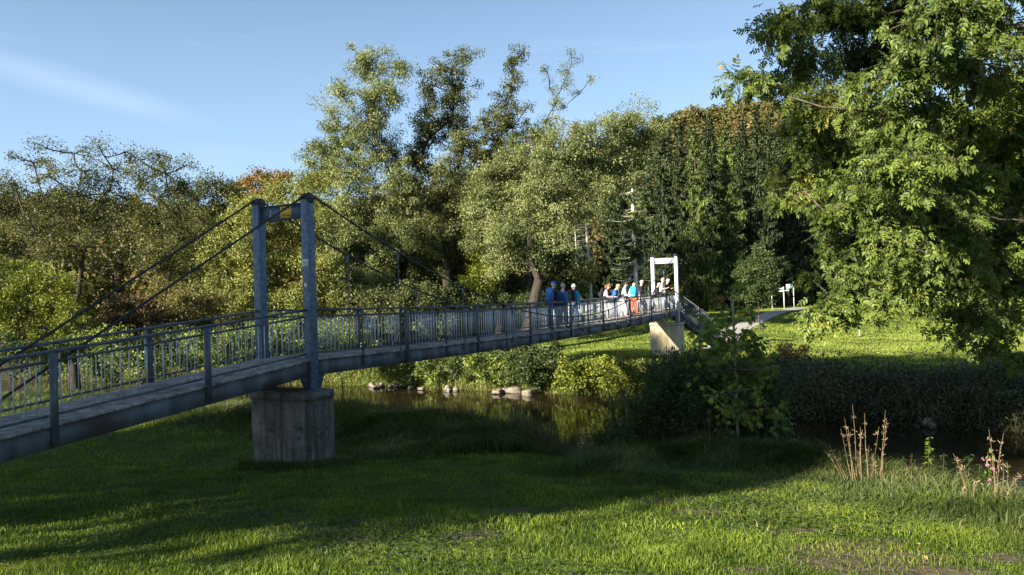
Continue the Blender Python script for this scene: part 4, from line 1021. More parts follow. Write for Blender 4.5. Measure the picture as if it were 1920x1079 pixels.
blob_tree('autumn_tree', 'small orange-leaved tree glimpsed through the gap between the high trees', 'tree', GB(912, 85),
    PB([(908, 295, 22, 16), (925, 315, 22, 20), (900, 330, 20, 20), (1005, 268, 18, 16), (1080, 240, 10, 12)], 85, 1.0, 14, 1.2), M['l_orange'], M['bark'], seed=14, trunk_r=.25, fork=.5, ln=.28, wd=.14, sig=.6, nclus=8, nleaf=45)
blob_tree('shrub', 'yellow-green bush glowing at the left edge below the many-limbed tree', 'shrub', GB(60, 36),
    PB([(20, 510, 42, 26), (75, 520, 42, 26), (122, 545, 36, 24), (30, 555, 44, 28), (90, 570, 44, 28), (20, 605, 44, 28), (75, 615, 44, 26), (135, 590, 34, 26), (130, 625, 38, 22), (-40, 560, 46, 50)], 36, 1.0, 15), M['l_lime'], M['bark'], seed=15, trunk_r=.10, fork=.25, ln=.13, wd=.04, sig=.36, nclus=8, nleaf=55, droop=-.1)
blob_tree('shrub', 'reddish brown bush behind the left backstay cables', 'shrub', GB(250, 40),
    PB([(240, 570, 36, 22), (285, 575, 36, 24), (215, 600, 34, 24), (265, 610, 40, 26), (310, 605, 34, 26), (180, 615, 30, 22, .8)], 40, .9, 16), M['l_red'], M['bark'], seed=16, trunk_r=.08, fork=.25, ln=.12, wd=.06, sig=.36, nclus=7.5, nleaf=50)
blob_tree('shrub', 'brown-green bush below the bright willow left of the near tower', 'shrub', GB(365, 40),
    PB([(345, 555, 34, 24), (385, 575, 34, 24), (350, 600, 38, 24), (405, 608, 34, 20), (330, 620, 30, 20), (300, 545, 30, 22)], 40, .9, 17), M['l_brown'], M['bark'], seed=17, trunk_r=.08, fork=.25, ln=.12, wd=.06, sig=.36, nclus=8, nleaf=50)
for i, (px, d, lab, mt, lst) in enumerate([
    (60, 33, 'low nettle thicket behind the ramp railing at the far left', 'l_dark', [(20, 650, 44, 18), (75, 655, 44, 18), (130, 652, 40, 18), (40, 680, 44, 16), (105, 685, 44, 16)]),
    (190, 34, 'sunlit bramble thicket seen through the left ramp balusters', 'l_nettle', [(165, 645, 38, 18), (215, 640, 38, 20), (180, 675, 40, 18), (235, 670, 40, 18), (200, 700, 40, 14)]),
    (305, 34, 'leafy thicket behind the middle of the ramp railing', 'l_dark', [(275, 640, 34, 20), (320, 640, 34, 22), (290, 675, 38, 18), (340, 672, 36, 20), (310, 702, 38, 14)]),
    (410, 33, 'bright leafy thicket just left of the near tower behind the railing', 'l_nettle', [(375, 645, 34, 22), (425, 640, 34, 22), (465, 640, 30, 24), (395, 680, 38, 20), (445, 680, 36, 20), (420, 710, 40, 14)]),
    (535, 35, 'leafy thicket between the two legs of the near tower', 'l_nettle', [(500, 615, 32, 22), (545, 612, 32, 24), (515, 650, 36, 20), (560, 648, 34, 22), (480, 668, 30, 18), (535, 680, 36, 14)]),
    (640, 38, 'leafy bank thicket right of the near tower behind the span railing', 'l_nettle', [(605, 625, 34, 20), (650, 625, 34, 20), (625, 655, 34, 16), (675, 650, 30, 16)])]):
    blob_tree('shrub', lab, 'shrub', GB(px, d), PB(lst, d, .8, 30+i), M[mt], M['bark'], seed=30+i, trunk_r=.05, fork=.25, ln=.12, wd=.07, sig=.32, nclus=6.5, nleaf=42, droop=.1, twig_r=.012)

# spruces: three built, the rest copied
def spruce(name, label, xy, H, R, lo, seed, lmat, bmat, bare=0.0, group='spruces along the far edge of the meadow', dens=1.0):
    rng = np.random.default_rng(seed); z0 = float(terrain(np.array([xy[0]]), np.array([xy[1]]))[0])-.1
    base = np.array([xy[0], xy[1], z0]); gb = Geo(base)
    tz = np.linspace(0, H, 12); lean = rng.normal(size=2)*.15
    P = np.stack([base[0]+lean[0]*np.sin(tz/H*3), base[1]+lean[1]*np.sin(tz/H*2), base[2]+tz], 1)
    gb.tubes(P[None], (.26*(1-tz/H)**.8+.02)[None], 8)
    gl = Geo(base); h = lo
    BR = []
    while h < H-.3:
        f = 1-(h-lo*.3)/(H-lo*.3); rr_ = R*(f**.8)*rng.uniform(.5, 1.12)+.12
        nb = rng.integers(5, 8)
        for j in range(nb):
            a = rng.uniform(0, 2*math.pi); l = rr_*rng.uniform(.7, 1.15)
            t = np.linspace(0, 1, 6); dr = rng.uniform(.10, .38)*l if h < H*.8 else -.2*l
            X = base[0]+math.cos(a)*l*t; Y = base[1]+math.sin(a)*l*t; Z = z0+h-dr*np.sin(t*1.9)+.10*l*t**3
            BR.append((np.stack([X, Y, Z], 1), l, rng.random() < bare*(1-h/H)*1.6))
        h += rng.uniform(.30, .48)
    Pb = np.array([b[0] for b in BR]); ls = np.array([b[1] for b in BR]); dead = np.array([b[2] for b in BR])
    gb.tubes(Pb, np.linspace(1, .25, 6)[None]*(.012+.012*ls)[:, None], 3, cap=False)
    live = np.where(~dead)[0]
    m = np.maximum(6, (ls[live]/R*150*dens).astype(int)); idx = np.repeat(live, m); n = len(idx)
    t = rng.random(n)**.85*.98+.02; k = np.minimum((t*5).astype(int), 4); fr = (t*5-k)[:, None]
    C = Pb[idx, k]*(1-fr)+Pb[idx, k+1]*fr
    dirb = Pb[idx, 5]-Pb[idx, 0]; dirb /= np.linalg.norm(dirb, axis=1, keepdims=True)
    sd_ = np.cross(dirb, UP); sw = np.clip(rng.normal(size=(n, 1)), -2, 2)
    wid = (.10+.20*np.sin(t*2.6))[:, None]*np.clip(ls[idx]/R, .3, 1)[:, None]
    ax = dirb*.8+sd_*np.sign(sw)*.9+np.array([0, 0, -.30])
    leaf_geo(gl, C, ax+rvec(rng, n)*.2, UP+rvec(rng, n)*.3, .18+.22*rng.random(n), .10, 'rhomb')
    # twigs hanging below each branch like a curtain, longest in its middle
    fall = (.20+.75*rng.random(n)**1.5)*np.sin(np.clip(t*2.4+.3, 0, 3.0))*np.clip(ls[idx]/R+.15, .3, 1)
    C2 = C+sd_*sw*wid
    for q_ in range(2):
        leaf_geo(gl, C2+rng.normal(size=(n, 3))*.02-UP*(fall*.55*q_)[:, None], np.array([0, 0, -1.0])+rvec(rng, n)*.10, rvec(rng, n)*np.array([1, 1, .1]), fall*.6+.06, .075+.03*rng.random(n), 'rhomb')
    gl_top = None
    root = empty(name, base); gb.obj('trunk', bmat, root, smooth=True); gl.obj('crown', lmat, root)
    tag(root, label, 'spruce tree', group); return root
def copy_tree(src, xy, rz, sc_, label, group=None, deep=False):
    r = src.copy(); COL.objects.link(r)
    z = float(terrain(np.array([xy[0]]), np.array([xy[1]]))[0])-.1
    r.location = (xy[0], xy[1], z); r.rotation_euler = (0, 0, rz); r.scale = (sc_, sc_, sc_)
    r['label'] = label
    if group: r['group'] = group
    for ch in src.children:
        c = ch.copy(); COL.objects.link(c); c.parent = r
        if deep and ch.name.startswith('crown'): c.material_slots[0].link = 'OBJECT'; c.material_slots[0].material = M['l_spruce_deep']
    return r
def top_h(px, py, depth):
    xy = GB(px, depth); z = float(terrain(np.array([xy[0]]), np.array([xy[1]]))[0]); return xy, float(at(px, py, depth)[2])-z
xy, h = top_h(1372, 196, 78); sA = spruce('spruce_tree', 'tallest sunlit spruce with drooping curtains of twigs, right of the far tower', xy, h, 3.1, 1.5, 51, M['l_spruce'], M['bark'])
xy, h = top_h(1196, 262, 72); sB = spruce('spruce_tree', 'spruce with a long pale bare trunk and dead twigs left of the far tower', xy, h, 3.3, 3.0, 52, M['l_spruce'], M['bark_pale'], bare=.75, dens=.8)
xy, h = top_h(1312, 222, 74); sC = spruce('spruce_tree', 'sunlit spruce directly right of the far tower', xy, h, 2.7, 1.2, 53, M['l_spruce'], M['bark'])
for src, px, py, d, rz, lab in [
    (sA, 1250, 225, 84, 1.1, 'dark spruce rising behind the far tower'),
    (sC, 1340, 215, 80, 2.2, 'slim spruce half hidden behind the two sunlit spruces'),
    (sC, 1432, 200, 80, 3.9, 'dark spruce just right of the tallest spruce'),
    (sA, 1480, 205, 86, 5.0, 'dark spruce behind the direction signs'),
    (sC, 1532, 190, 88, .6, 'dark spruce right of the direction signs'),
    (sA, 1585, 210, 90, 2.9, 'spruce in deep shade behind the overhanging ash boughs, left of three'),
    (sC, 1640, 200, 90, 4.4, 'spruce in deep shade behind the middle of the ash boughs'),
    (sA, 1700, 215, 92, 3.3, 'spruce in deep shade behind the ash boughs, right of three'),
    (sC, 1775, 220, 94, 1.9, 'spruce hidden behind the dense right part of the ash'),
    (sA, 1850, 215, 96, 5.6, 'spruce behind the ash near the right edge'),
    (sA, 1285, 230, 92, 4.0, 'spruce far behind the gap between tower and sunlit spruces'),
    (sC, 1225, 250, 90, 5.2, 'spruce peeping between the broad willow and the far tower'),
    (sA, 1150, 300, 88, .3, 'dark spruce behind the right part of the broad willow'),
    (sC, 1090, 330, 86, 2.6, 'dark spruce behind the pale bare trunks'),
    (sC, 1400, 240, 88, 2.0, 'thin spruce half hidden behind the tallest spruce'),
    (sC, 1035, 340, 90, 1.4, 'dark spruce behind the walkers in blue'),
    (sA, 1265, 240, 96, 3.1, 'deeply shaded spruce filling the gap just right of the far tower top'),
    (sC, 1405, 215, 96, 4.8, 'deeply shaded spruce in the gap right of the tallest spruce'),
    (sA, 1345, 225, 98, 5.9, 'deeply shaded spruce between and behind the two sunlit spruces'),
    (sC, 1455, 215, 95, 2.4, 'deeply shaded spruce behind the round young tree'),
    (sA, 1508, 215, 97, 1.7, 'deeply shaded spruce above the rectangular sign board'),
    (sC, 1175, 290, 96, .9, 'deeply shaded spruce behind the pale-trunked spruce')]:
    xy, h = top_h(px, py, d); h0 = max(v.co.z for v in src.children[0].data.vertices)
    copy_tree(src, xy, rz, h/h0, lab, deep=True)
# bare pale trunks
def dead_trunk(label, px, ytop, depth, r, seed):
    xy, h = top_h(px, ytop, depth); rng = np.random.default_rng(seed)
    z0 = float(terrain(np.array([xy[0]]), np.array([xy[1]]))[0])-.1; base = np.array([*xy, z0])
    root = empty('dead_spruce', base); tag(root, label, 'dead tree', 'pale dead trunks at the wood edge')
    g = Geo(base); t = np.linspace(0, 1, 10); P = base+np.stack([.15*np.sin(t*3+seed), .1*np.sin(t*2), t*h], 1)
    g.tubes(P[None], (r*(1-.7*t))[None], 8); g.obj('trunk', M['bark_pale'], root, smooth=True)
    g = Geo(base); n = 46; u = rng.uniform(.25, .98, n); a = rng.uniform(0, 6.28, n); l = rng.uniform(.4, 1.5, n)
    A = base+np.stack([np.zeros(n), np.zeros(n), u*h], 1); Bp = A+np.stack([np.cos(a)*l, np.sin(a)*l, rng.uniform(-.3, .1, n)], 1)
    g.tubes(wob(rng, bez(A, (A+Bp)/2+np.array([0, 0, .1]), Bp, 4), .05), np.repeat(np.linspace(.02, .008, 4)[None], n, 0), 3); g.obj('dead_branches', M['bark_pale'], root)
dead_trunk('tallest pale bare trunk, just left of the mauve walker', 1106, 392, 64, .17, 1)
dead_trunk('pale bare trunk with dead twigs left of the tallest bare trunk', 1087, 400, 68, .11, 2)
dead_trunk('thin greyish bare trunk above the turquoise walker', 1069, 425, 70, .09, 3)

# young tree on the meadow, thin stem
blob_tree('young_tree', 'young tree with a thin bare stem and round crown standing on the far meadow', 'tree', GB(1426, 58),
    PB([(1425, 480, 24, 18), (1400, 510, 26, 20), (1436, 508, 18, 18), (1425, 530, 30, 22), (1395, 548, 26, 18), (1438, 546, 16, 16), (1422, 562, 26, 14)], 58, .7, 60), M['l_dark'], M['bark'], seed=60,
    trunk_r=.055, fork=.55, ln=.15, wd=.09, sig=.34, nclus=7, nleaf=42, twig_r=.015)
# row of shrubs in front of the spruces
for i, (px, d, lab, mt, lst) in enumerate([
    (1345, 76, 'pale withered bush at the foot of the sunlit spruces', 'l_knot', [(1325, 545, 18, 20, .7), (1345, 570, 20, 12, .7)]),
    (1400, 84, 'dark hedge at the wood edge left of the direction signs', 'l_dark', [(1380, 560, 26, 14), (1420, 556, 26, 16), (1452, 560, 20, 14)]),
    (1475, 86, 'brown scrub just behind the direction signs', 'l_brown', [(1468, 562, 14, 10, .7), (1484, 556, 12, 14, .6), (1505, 560, 20, 12, .7)]),
    (1600, 90, 'dark hedge at the wood edge behind the hanging ash branch', 'l_dark', [(1550, 555, 26, 14), (1600, 552, 30, 16), (1655, 555, 30, 14)]),
    (1755, 62, 'leafy bush on the meadow under the right ash boughs', 'l_nettle', [(1735, 560, 30, 20), (1780, 555, 32, 22), (1830, 560, 34, 20)]),
    (1290, 84, 'dark undergrowth behind the far tower', 'l_dark', [(1240, 560, 26, 16), (1285, 556, 26, 16), (1200, 566, 26, 14), (1150, 570, 26, 14)])]):
    blob_tree('shrub', lab, 'shrub', GB(px, d), PB(lst, d, .8, 70+i), M[mt], M['bark'], seed=70+i, trunk_r=.06, fork=.25, ln=.20, wd=.11, sig=.45, nclus=7, nleaf=40)

# wooded hillside beyond: one mass of tree crowns
def hill_wood():
    rng = np.random.default_rng(77); gl = Geo((0, 0, 0)); gb = Geo((0, 0, 0))
    pts = []
    tries = 0
    A_ = np.zeros((0, 2))
    while len(A_) < 900 and tries < 40000:
        tries += 1
        y = 97+(232-97)*rng.random()**.8; x = rng.uniform(-.74*y, .74*y)
        if len(A_) == 0 or ((A_-[x, y])**2).sum(1).min() > 13: A_ = np.vstack([A_, [x, y]])
    pts = [tuple(v) for v in A_]
    # low wood on the left behind the river trees
    while len(pts) < 980:
        y = rng.uniform(56, 97); x = rng.uniform(-.8*y, -.05*y-2)
        if all((x-a)**2+(y-b)**2 > 9 for a, b in pts): pts.append((x, y))
    X = np.array([p[0] for p in pts]); Y = np.array([p[1] for p in pts]); Z = terrain(X, Y)
    for x, y, z in zip(X, Y, Z):
        H = rng.uniform(9, 14)*(1.0 if y > 97 else .72); R = rng.uniform(2.4, 4.2)
        gb.tubes(np.array([[x, y, z-.2], [x+.1, y, z+H*.5], [x, y, z+H*.8]])[None], np.array([[.25, .16, .05]]), 5)
        K = 26; u = rvec(rng, K); cc = np.array([x, y, z+H*.56])+u*np.array([R, R, H*.44])*(.5+.5*rng.random((K, 1)))
        m = 24 if y > 97 else 60; idx = np.repeat(np.arange(K), m); n = len(idx)
        C = cc[idx]+rng.normal(size=(n, 3))*.55
        leaf_geo(gl, C, rvec(rng, n), rvec(rng, n)+UP*.5, .46+.18*(y > 97), .30+.12*(y > 97), 'rhomb')
    gb.obj('wood_trunks', M['bark']); o = bpy.data.objects['wood_trunks']; tag(o, kind='stuff', label='trunks of the wood on the far hillside')
    lm = leaf_mat('hillside_leaves', (.040, .055, .016), (.085, .095, .028), (.15, .135, .045), scale=.05, rare=(.22, .13, .045), rare_at=.82)
    o = gl.obj('hillside_wood', lm); tag(o, kind='stuff', label='mixed autumn wood covering the hillside beyond the river')
hill_wood()
for i, (px, py, d, mt, lab) in enumerate([(1395, 200, 190, 'l_brown', 'russet broadleaf crown on the ridge above the tallest spruce'), (1300, 218, 190, 'l_brown', 'yellow-brown broadleaf crown on the ridge behind the sunlit spruces'),
                              (1345, 212, 194, 'l_olive', 'olive crown on the ridge between two russet crowns'), (1440, 196, 192, 'l_brown', 'russet crown on the ridge left of the ash boughs'),
                              (1255, 228, 188, 'l_olive', 'green-brown crown on the ridge above the far tower')]):
    lst = [(px+a, py+b, 20, 12) for a, b in ((-22, 6), (0, 0), (22, 8), (-10, 18), (14, 20), (0, 34), (-26, 28), (28, 30), (-16, 46), (14, 48), (-34, 50), (34, 52), (0, 62), (-22, 68), (24, 70))]
    blob_tree('hill_tree', lab, 'tree', GB(px, d), PB(lst, d, 1.5, 90+i), M[mt], M['bark'], seed=90+i, trunk_r=.3, fork=.4, ln=.6, wd=.4, sig=1.1, nclus=9, nleaf=30)

# ------------------------------------------------------------------ the ash on the near bank at the right
ASH = [(1560, 25, 100, 45), (1660, 30, 90, 50), (1760, 40, 95, 55), (1860, 50, 95, 60), (1480, 70, 40, 28, .7), (1520, 110, 70, 34), (1600, 110, 85, 48), (1700, 130, 90, 50), (1800, 130, 90, 55), (1890, 160, 70, 60),
       (1430, 150, 42, 16, 1.2), (1385, 150, 28, 14, 1.2), (1470, 25, 40, 26, .9), (1440, 60, 24, 16, .8), (1410, 165, 30, 14, .9), (1480, 165, 50, 26, .9), (1540, 190, 62, 40), (1620, 210, 75, 50), (1710, 220, 80, 55), (1800, 230, 80, 55), (1890, 260, 66, 60), (1500, 235, 34, 26, .8), (1545, 270, 55, 40),
       (1620, 300, 72, 48), (1705, 310, 80, 55), (1800, 330, 80, 55), (1890, 350, 66, 60), (1535, 340, 45, 36, .9), (1600, 380, 62, 44), (1680, 390, 76, 50), (1775, 410, 80, 55), (1880, 440, 76, 60), (1560, 425, 34, 30, .8),
       (1440, 345, 20, 14, .4), (1470, 375, 26, 14, .5), (1510, 360, 26, 18, .6), (1620, 450, 60, 40), (1710, 470, 74, 46), (1800, 500, 74, 50), (1885, 530, 66, 50), (1555, 470, 26, 22, .7), (1590, 520, 45, 32), (1660, 530, 60, 36), (1740, 550, 60, 34, .9),
       (1550, 565, 34, 26), (1600, 575, 38, 24, .9), (1530, 610, 26, 22, .9), (1650, 575, 34, 18, .8), (1800, 590, 56, 34, .9), (1870, 610, 56, 40, .9), (1830, 650, 44, 26, .8), (1890, 670, 36, 22, .7), (1520, 520, 18, 12, .5)]
offb = [(2010, 60, 120, 120, .7), (2020, 260, 110, 110, .7), (2000, 450, 110, 100, .7), (1700, -90, 150, 80, .7), (1880, -110, 150, 90, .7), (2060, -80, 150, 100, .6)]
rngA = random.Random(8)
def bump_depth(b):
    px, py = b[0], b[1]
    return 10.6+1.5*math.sin(px*.013+py*.004)+rngA.uniform(-.8, 1.2)-(.6 if py < 200 else 0)
blobsA = [(b[0], b[1], b[2], b[3], b[4] if len(b) > 4 else 1.0, bump_depth(b)-10) for b in ASH+offb]
blob_tree('ash_tree', 'large overhanging tree with long leafy boughs filling the right side', 'tree', (7.4, 5.6), PB(blobsA, 10, 0, 1, .8), M['l_ash'], M['bark_ash'], seed=100,
          trunk_r=.21, fork=.45, nclus=10, nleaf=19, sig=.16, ln=.060, wd=.027, leafmode='pinnate', droop=.5, twig_r=.0075, minr=.014, hollow=.15,
          trunk_pts=[(7.4, 5.6, 2.0), (7.7, 6.2, 4.0), (8.0, 7.2, 6.2), (8.0, 8.4, 8.5)])
# second layer: deeper boughs of a neighbouring ash, further out over the water
lst2 = [(1640, 60, 70, 45, .8), (1740, 80, 70, 45, .8), (1840, 100, 70, 50, .8), (1560, 150, 50, 34, .7), (1680, 180, 70, 50, .9), (1780, 200, 70, 50, .9), (1880, 230, 60, 50, .9), (1600, 260, 50, 40, .9), (1700, 300, 70, 50, .9), (1800, 310, 70, 50, .9), (1890, 340, 60, 50),
        (1620, 380, 50, 40, .9), (1720, 400, 70, 50), (1820, 430, 70, 50), (1900, 460, 50, 50), (1650, 470, 50, 34, .9), (1760, 500, 60, 40), (1850, 550, 60, 40), (1900, 600, 40, 40), (1990, 300, 90, 110), (1990, 500, 90, 100), (1980, 120, 90, 90)]
blob_tree('ash_tree', 'second leafy tree crown showing through the gaps behind the overhanging boughs', 'tree', (13.4, 10.2, 1.0), PB(lst2, 13.6, 1.0, 2, .9), M['l_ash'], M['bark_grey'], seed=101,
          trunk_r=.26, fork=.5, nclus=5.5, nleaf=10, sig=.24, ln=.12, wd=.055, leafmode='pinnate', droop=.35, twig_r=.01, minr=.018, hollow=.2) if False else None

# ------------------------------------------------------------------ near bank thicket in front of the far pier
blob_tree('maple_sapling', 'slim young maple with large lobed leaves standing in front of the far stairs', 'young tree', (at(1383, 800, 15.6)[0], 15.6),
    PB([(1375, 545, 14, 14, .5), (1372, 580, 26, 18, .7), (1342, 600, 24, 14, .6), (1400, 588, 20, 12, .6), (1330, 640, 26, 18, .7), (1385, 630, 28, 20, .7), (1420, 640, 22, 16, .6), (1325, 610, 22, 16, .9), (1310, 640, 22, 16, .8), (1355, 635, 22, 16, .8), (1350, 668, 34, 20, .8), (1400, 672, 34, 20, .8), (1440, 690, 26, 18, .7), (1320, 690, 30, 20, .7), (1370, 712, 40, 22, .8), (1420, 730, 34, 22, .7),
        (1340, 748, 40, 24, .7), (1395, 770, 38, 26, .7), (1440, 765, 24, 18, .5), (1350, 800, 40, 24, .6)], 15.6, .5, 20), M['l_maple'], M['bark_grey'], seed=20,
    trunk_pts=[(at(1383, 800, 15.6)[0], 15.6, 1.0), tuple(at(1380, 720, 15.6)), tuple(at(1376, 620, 15.5)), tuple(at(1374, 560, 15.5))], trunk_r=.028, nclus=10, nleaf=10, sig=.17, ln=.115, wd=.115, shape='maple', droop=.3, twig_r=.006, minr=.008, hollow=.2)
blob_tree('willow_shrub', 'dark narrow-leaved willow shrub on the near bank left of the maple sapling', 'shrub', (at(1265, 800, 16.2)[0], 16.4),
    PB([(1245, 680, 30, 22, .6), (1290, 690, 32, 24, .7), (1215, 705, 26, 18, .5), (1250, 720, 40, 26, .8), (1300, 735, 40, 26, .8), (1210, 750, 32, 24, .6), (1260, 765, 44, 26, .8), (1310, 785, 40, 26, .8), (1225, 795, 40, 26, .6), (1275, 815, 46, 24, .7), (1330, 830, 40, 22, .7), (1180, 760, 26, 20, .5), (1195, 810, 26, 20, .9), (1160, 800, 26, 24, .6), (1130, 825, 30, 20, .6), (1330, 720, 34, 26, .9), (1350, 770, 40, 30, 1), (1380, 700, 30, 20, .6)],
       16.2, .6, 21), M['l_dark'], M['bark'], seed=21, trunk_r=.04, fork=.2, nclus=10, nleaf=40, sig=.22, ln=.13, wd=.026, droop=-.15, twig_r=.007, minr=.01)
blob_tree('shrub', 'dark leafy thicket on the near bank right of the maple sapling', 'shrub', (at(1420, 820, 16.4)[0], 16.2),
    PB([(1400, 800, 40, 22, .8), (1440, 800, 36, 24, .7), (1380, 835, 44, 22, .8), (1430, 840, 40, 20, .8), (1460, 770, 18, 20, .4), (1420, 770, 36, 24, .9), (1370, 790, 40, 26, .9), (1340, 850, 44, 20, .9), (1440, 730, 24, 22, .6), (1480, 830, 26, 20, .7)], 16, .5, 22), M['l_dark'], M['bark'], seed=22, trunk_r=.03, fork=.2, nclus=15, nleaf=34, sig=.2, ln=.09, wd=.06, shape='ovate', twig_r=.006, minr=.01)
def wispy(label, px, pyb, tops, depth, seed):
    b = at(px, pyb, depth); b[2] = float(terrain(b[:1], b[1:2])[0]); rng = np.random.default_rng(seed)
    root = empty('willow_shoots', b); tag(root, label, 'shrub'); gs = Geo(b); gl = Geo(b)
    for (tx, ty) in tops:
        T_ = at(tx, ty, depth+rng.uniform(-.4, .5)); A = b+rng.normal(size=3)*np.array([.25, .2, 0]); mid = A*.45+T_*.55+np.array([(A[0]-T_[0])*.25, 0, .25])
        P = wob(rng, bez(A[None], mid[None], T_[None], 9), .02); gs.tubes(P, np.linspace(.009, .003, 9)[None], 4)
        n = 70; t = rng.uniform(2, 7.99, n); k = t.astype(int); f = (t-k)[:, None]; C = P[0, k]*(1-f)+P[0, k+1]*f
        dr = P[0, 8]-P[0, 4]; dr /= np.linalg.norm(dr); leaf_geo(gl, C, dr*.8+rvec(rng, n)*.7, rvec(rng, n), .10+.07*rng.random(n), .022, 'rhomb')
    gs.obj('stems', M['bark'], root); gl.obj('leaves', M['l_dark'], root)
rw = random.Random(3)
wispy('upright narrow-leaved willow shoots standing in front of the far pier base', 1240, 850, [(1185+rw.random()*120, 655+rw.random()*90) for _ in range(34)], 16.6, 301)
wispy('loose willow shoots leaning over the water left of the dark shrub', 1170, 850, [(1100+rw.random()*110, 730+rw.random()*80) for _ in range(22)], 17.0, 302)
wispy('tall dark shoots rising right of the maple sapling', 1430, 860, [(1405+rw.random()*85, 680+rw.random()*110) for _ in range(26)], 15.8, 303)
blob_tree('maple_sapling', 'thin leafy shoot beside the dark water right of the thicket', 'young tree', (at(1450, 830, 15)[0], 15.0),
    PB([(1462, 762, 9, 7, .7), (1458, 785, 9, 8, .7), (1452, 810, 9, 8, .6), (1474, 798, 6, 5, .5), (1446, 835, 9, 7, .5)], 15, .1, 23), M['l_maple'], M['bark_grey'], seed=23, trunk_r=.008, fork=.9, nclus=4, nleaf=6, sig=.09, ln=.09, wd=.09, shape='maple', twig_r=.004, minr=.004)

# ------------------------------------------------------------------ far bank shrubs and herbs
FB = [(735, 38.8, 'sunlit rounded bush on the stony far bank, first right of the near tower', 'l_nettle', [(725, 690, 18, 14), (750, 692, 18, 14), (790, 690, 20, 18), (810, 705, 16, 12)]),
      (860, 37.4, 'dark bush overhanging the far bank left of the walkers', 'l_dark', [(855, 675, 16, 20), (850, 700, 14, 14)]),
      (905, 36.6, 'light green willow bush on the far bank below the middle of the span', 'l_nettle', [(895, 675, 26, 20), (930, 680, 26, 20), (910, 705, 26, 14), (945, 705, 20, 14)]),
      (1000, 35.2, 'shaded bush on the far bank between the two bright bushes', 'l_dark', [(1030, 665, 26, 24), (975, 700, 20, 18), (985, 675, 24, 22), (1015, 685, 24, 24), (1000, 712, 28, 16)]),
      (1080, 33.6, 'tall nettles lit by the sun on the far bank below the walkers', 'l_lime', [(1065, 690, 22, 20), (1095, 685, 24, 18), (1075, 715, 24, 16), (1110, 710, 22, 16), (1052, 712, 14, 14)]),
      (1165, 32.8, 'bright bramble clump on the far bank left of the far pier', 'l_lime', [(1140, 690, 22, 16), (1170, 695, 24, 16), (1150, 718, 24, 14), (1190, 715, 22, 14), (1215, 700, 18, 14)]),
      (1480, 34, 'orange-brown withered knotweed at the edge of the far meadow', 'l_knot', [(1468, 660, 20, 14), (1495, 662, 18, 14), (1478, 678, 22, 12)])]
for i, (px, d, lab, mt, lst) in enumerate(FB):
    blob_tree('bank_shrub', lab, 'shrub', GB(px, d), PB(lst, d, .4, 40+i), M[mt], M['bark'], seed=40+i, trunk_r=.04, fork=.2, ln=.13, wd=.07, sig=.26, nclus=6, nleaf=34, twig_r=.01, minr=.012, droop=-.05)
# (x, y, height, crown radius, crown base height) of the trees behind the viewpoint
SHADE = [(-42, -12, 21.5, 4.0, 13.6), (-36, -12.5, 26.5, 4.8, 13.1), (-31.3, -12, 26.5, 4.6, 13.3), (-26.6, -12.5, 25.0, 4.4, 12.7), (-24.4, -11.0, 13.8, 2.8, 11.4), (-53, -12, 31.5, 3.0, 28.4)]

# ------------------------------------------------------------------ grass and herbs (uncountable ground cover)
def blades(g, X, Y, Z, H, W, rng, lean=.35, seg=1, lean_dir=None):
    n = len(X); a = rng.uniform(0, 2*math.pi, n)
    sdv = np.stack([np.cos(a), np.sin(a), np.zeros(n)], 1)
    b = rng.uniform(0, 2*math.pi, n); ld = np.stack([np.cos(b), np.sin(b), np.zeros(n)], 1)*(lean*rng.random(n))[:, None]*H[:, None]
    if lean_dir is not None: ld = ld+np.asarray(lean_dir)[None]*H[:, None]
    C = np.stack([X, Y, Z-.01], 1)
    if seg == 1:
        V = np.stack([C-sdv*W[:, None]/2, C+sdv*W[:, None]/2, C+ld+UP*H[:, None]], 1); i = np.arange(n)[:, None]*3
        g.add(V, None, i+np.array([[0, 1, 2]]))
    else:
        m1 = C+ld*.25+UP*(H*.55)[:, None]; tp = C+ld*1.25+UP*(H*.92)[:, None]
        V = np.stack([C-sdv*W[:, None]/2, C+sdv*W[:, None]/2, m1+sdv*W[:, None]*.42, m1-sdv*W[:, None]*.42, tp], 1); i = np.arange(n)[:, None]*5
        g.add(V, i+np.array([[0, 1, 2, 3]]), i+np.array([[3, 2, 4]]))
def scatter(rng, n, xr, yr, keep):
    X = rng.uniform(*xr, n); Y = rng.uniform(*yr, n); P = np.stack([X, Y], 1); sd = sdist(P); k = keep(X, Y, sd, rng.random(n))
    return X[k], Y[k], sd[k]
rng = np.random.default_rng(5)
# mown lawn, denser close to the camera
g = Geo((0, 0, 0))
for (y0, y1, dens, h, wd) in ((4.8, 8, 2600, .055, .0065), (8, 11, 1300, .06, .009), (11, 16, 560, .065, .014), (16, 26, 200, .075, .026)):
    x1 = y1*.72+1; n = int(dens*(2*x1)*(y1-y0))
    def keep(X, Y, sd, r):
        b = bareness(X, Y); cl = .5+.5*vnoise(X*1.0, Y*1.0, 2.9, 5)
        return (np.abs(X) < Y*.73+.6) & (sd > .7) & (r > b*.95-.1) & (r < .65+.5*cl) & ((X < 6) | (Y < 12))
    X, Y, sd = scatter(rng, n, (-x1, x1), (y0, y1), keep)
    hh = h*(.55+.8*rng.random(len(X)))*(1+.5*vnoise(X, Y, 3.3, 7)+.35*vnoise(X, Y, 8.7, 8))
    blades(g, X, Y, terrain(X, Y, sd), hh, wd*(.7+.6*rng.random(len(X))), rng, .8, 1 if y0 > 9 else 2)
o = g.obj('lawn_grass', M['grass']); tag(o, 'short mown lawn grass in the foreground', kind='stuff')
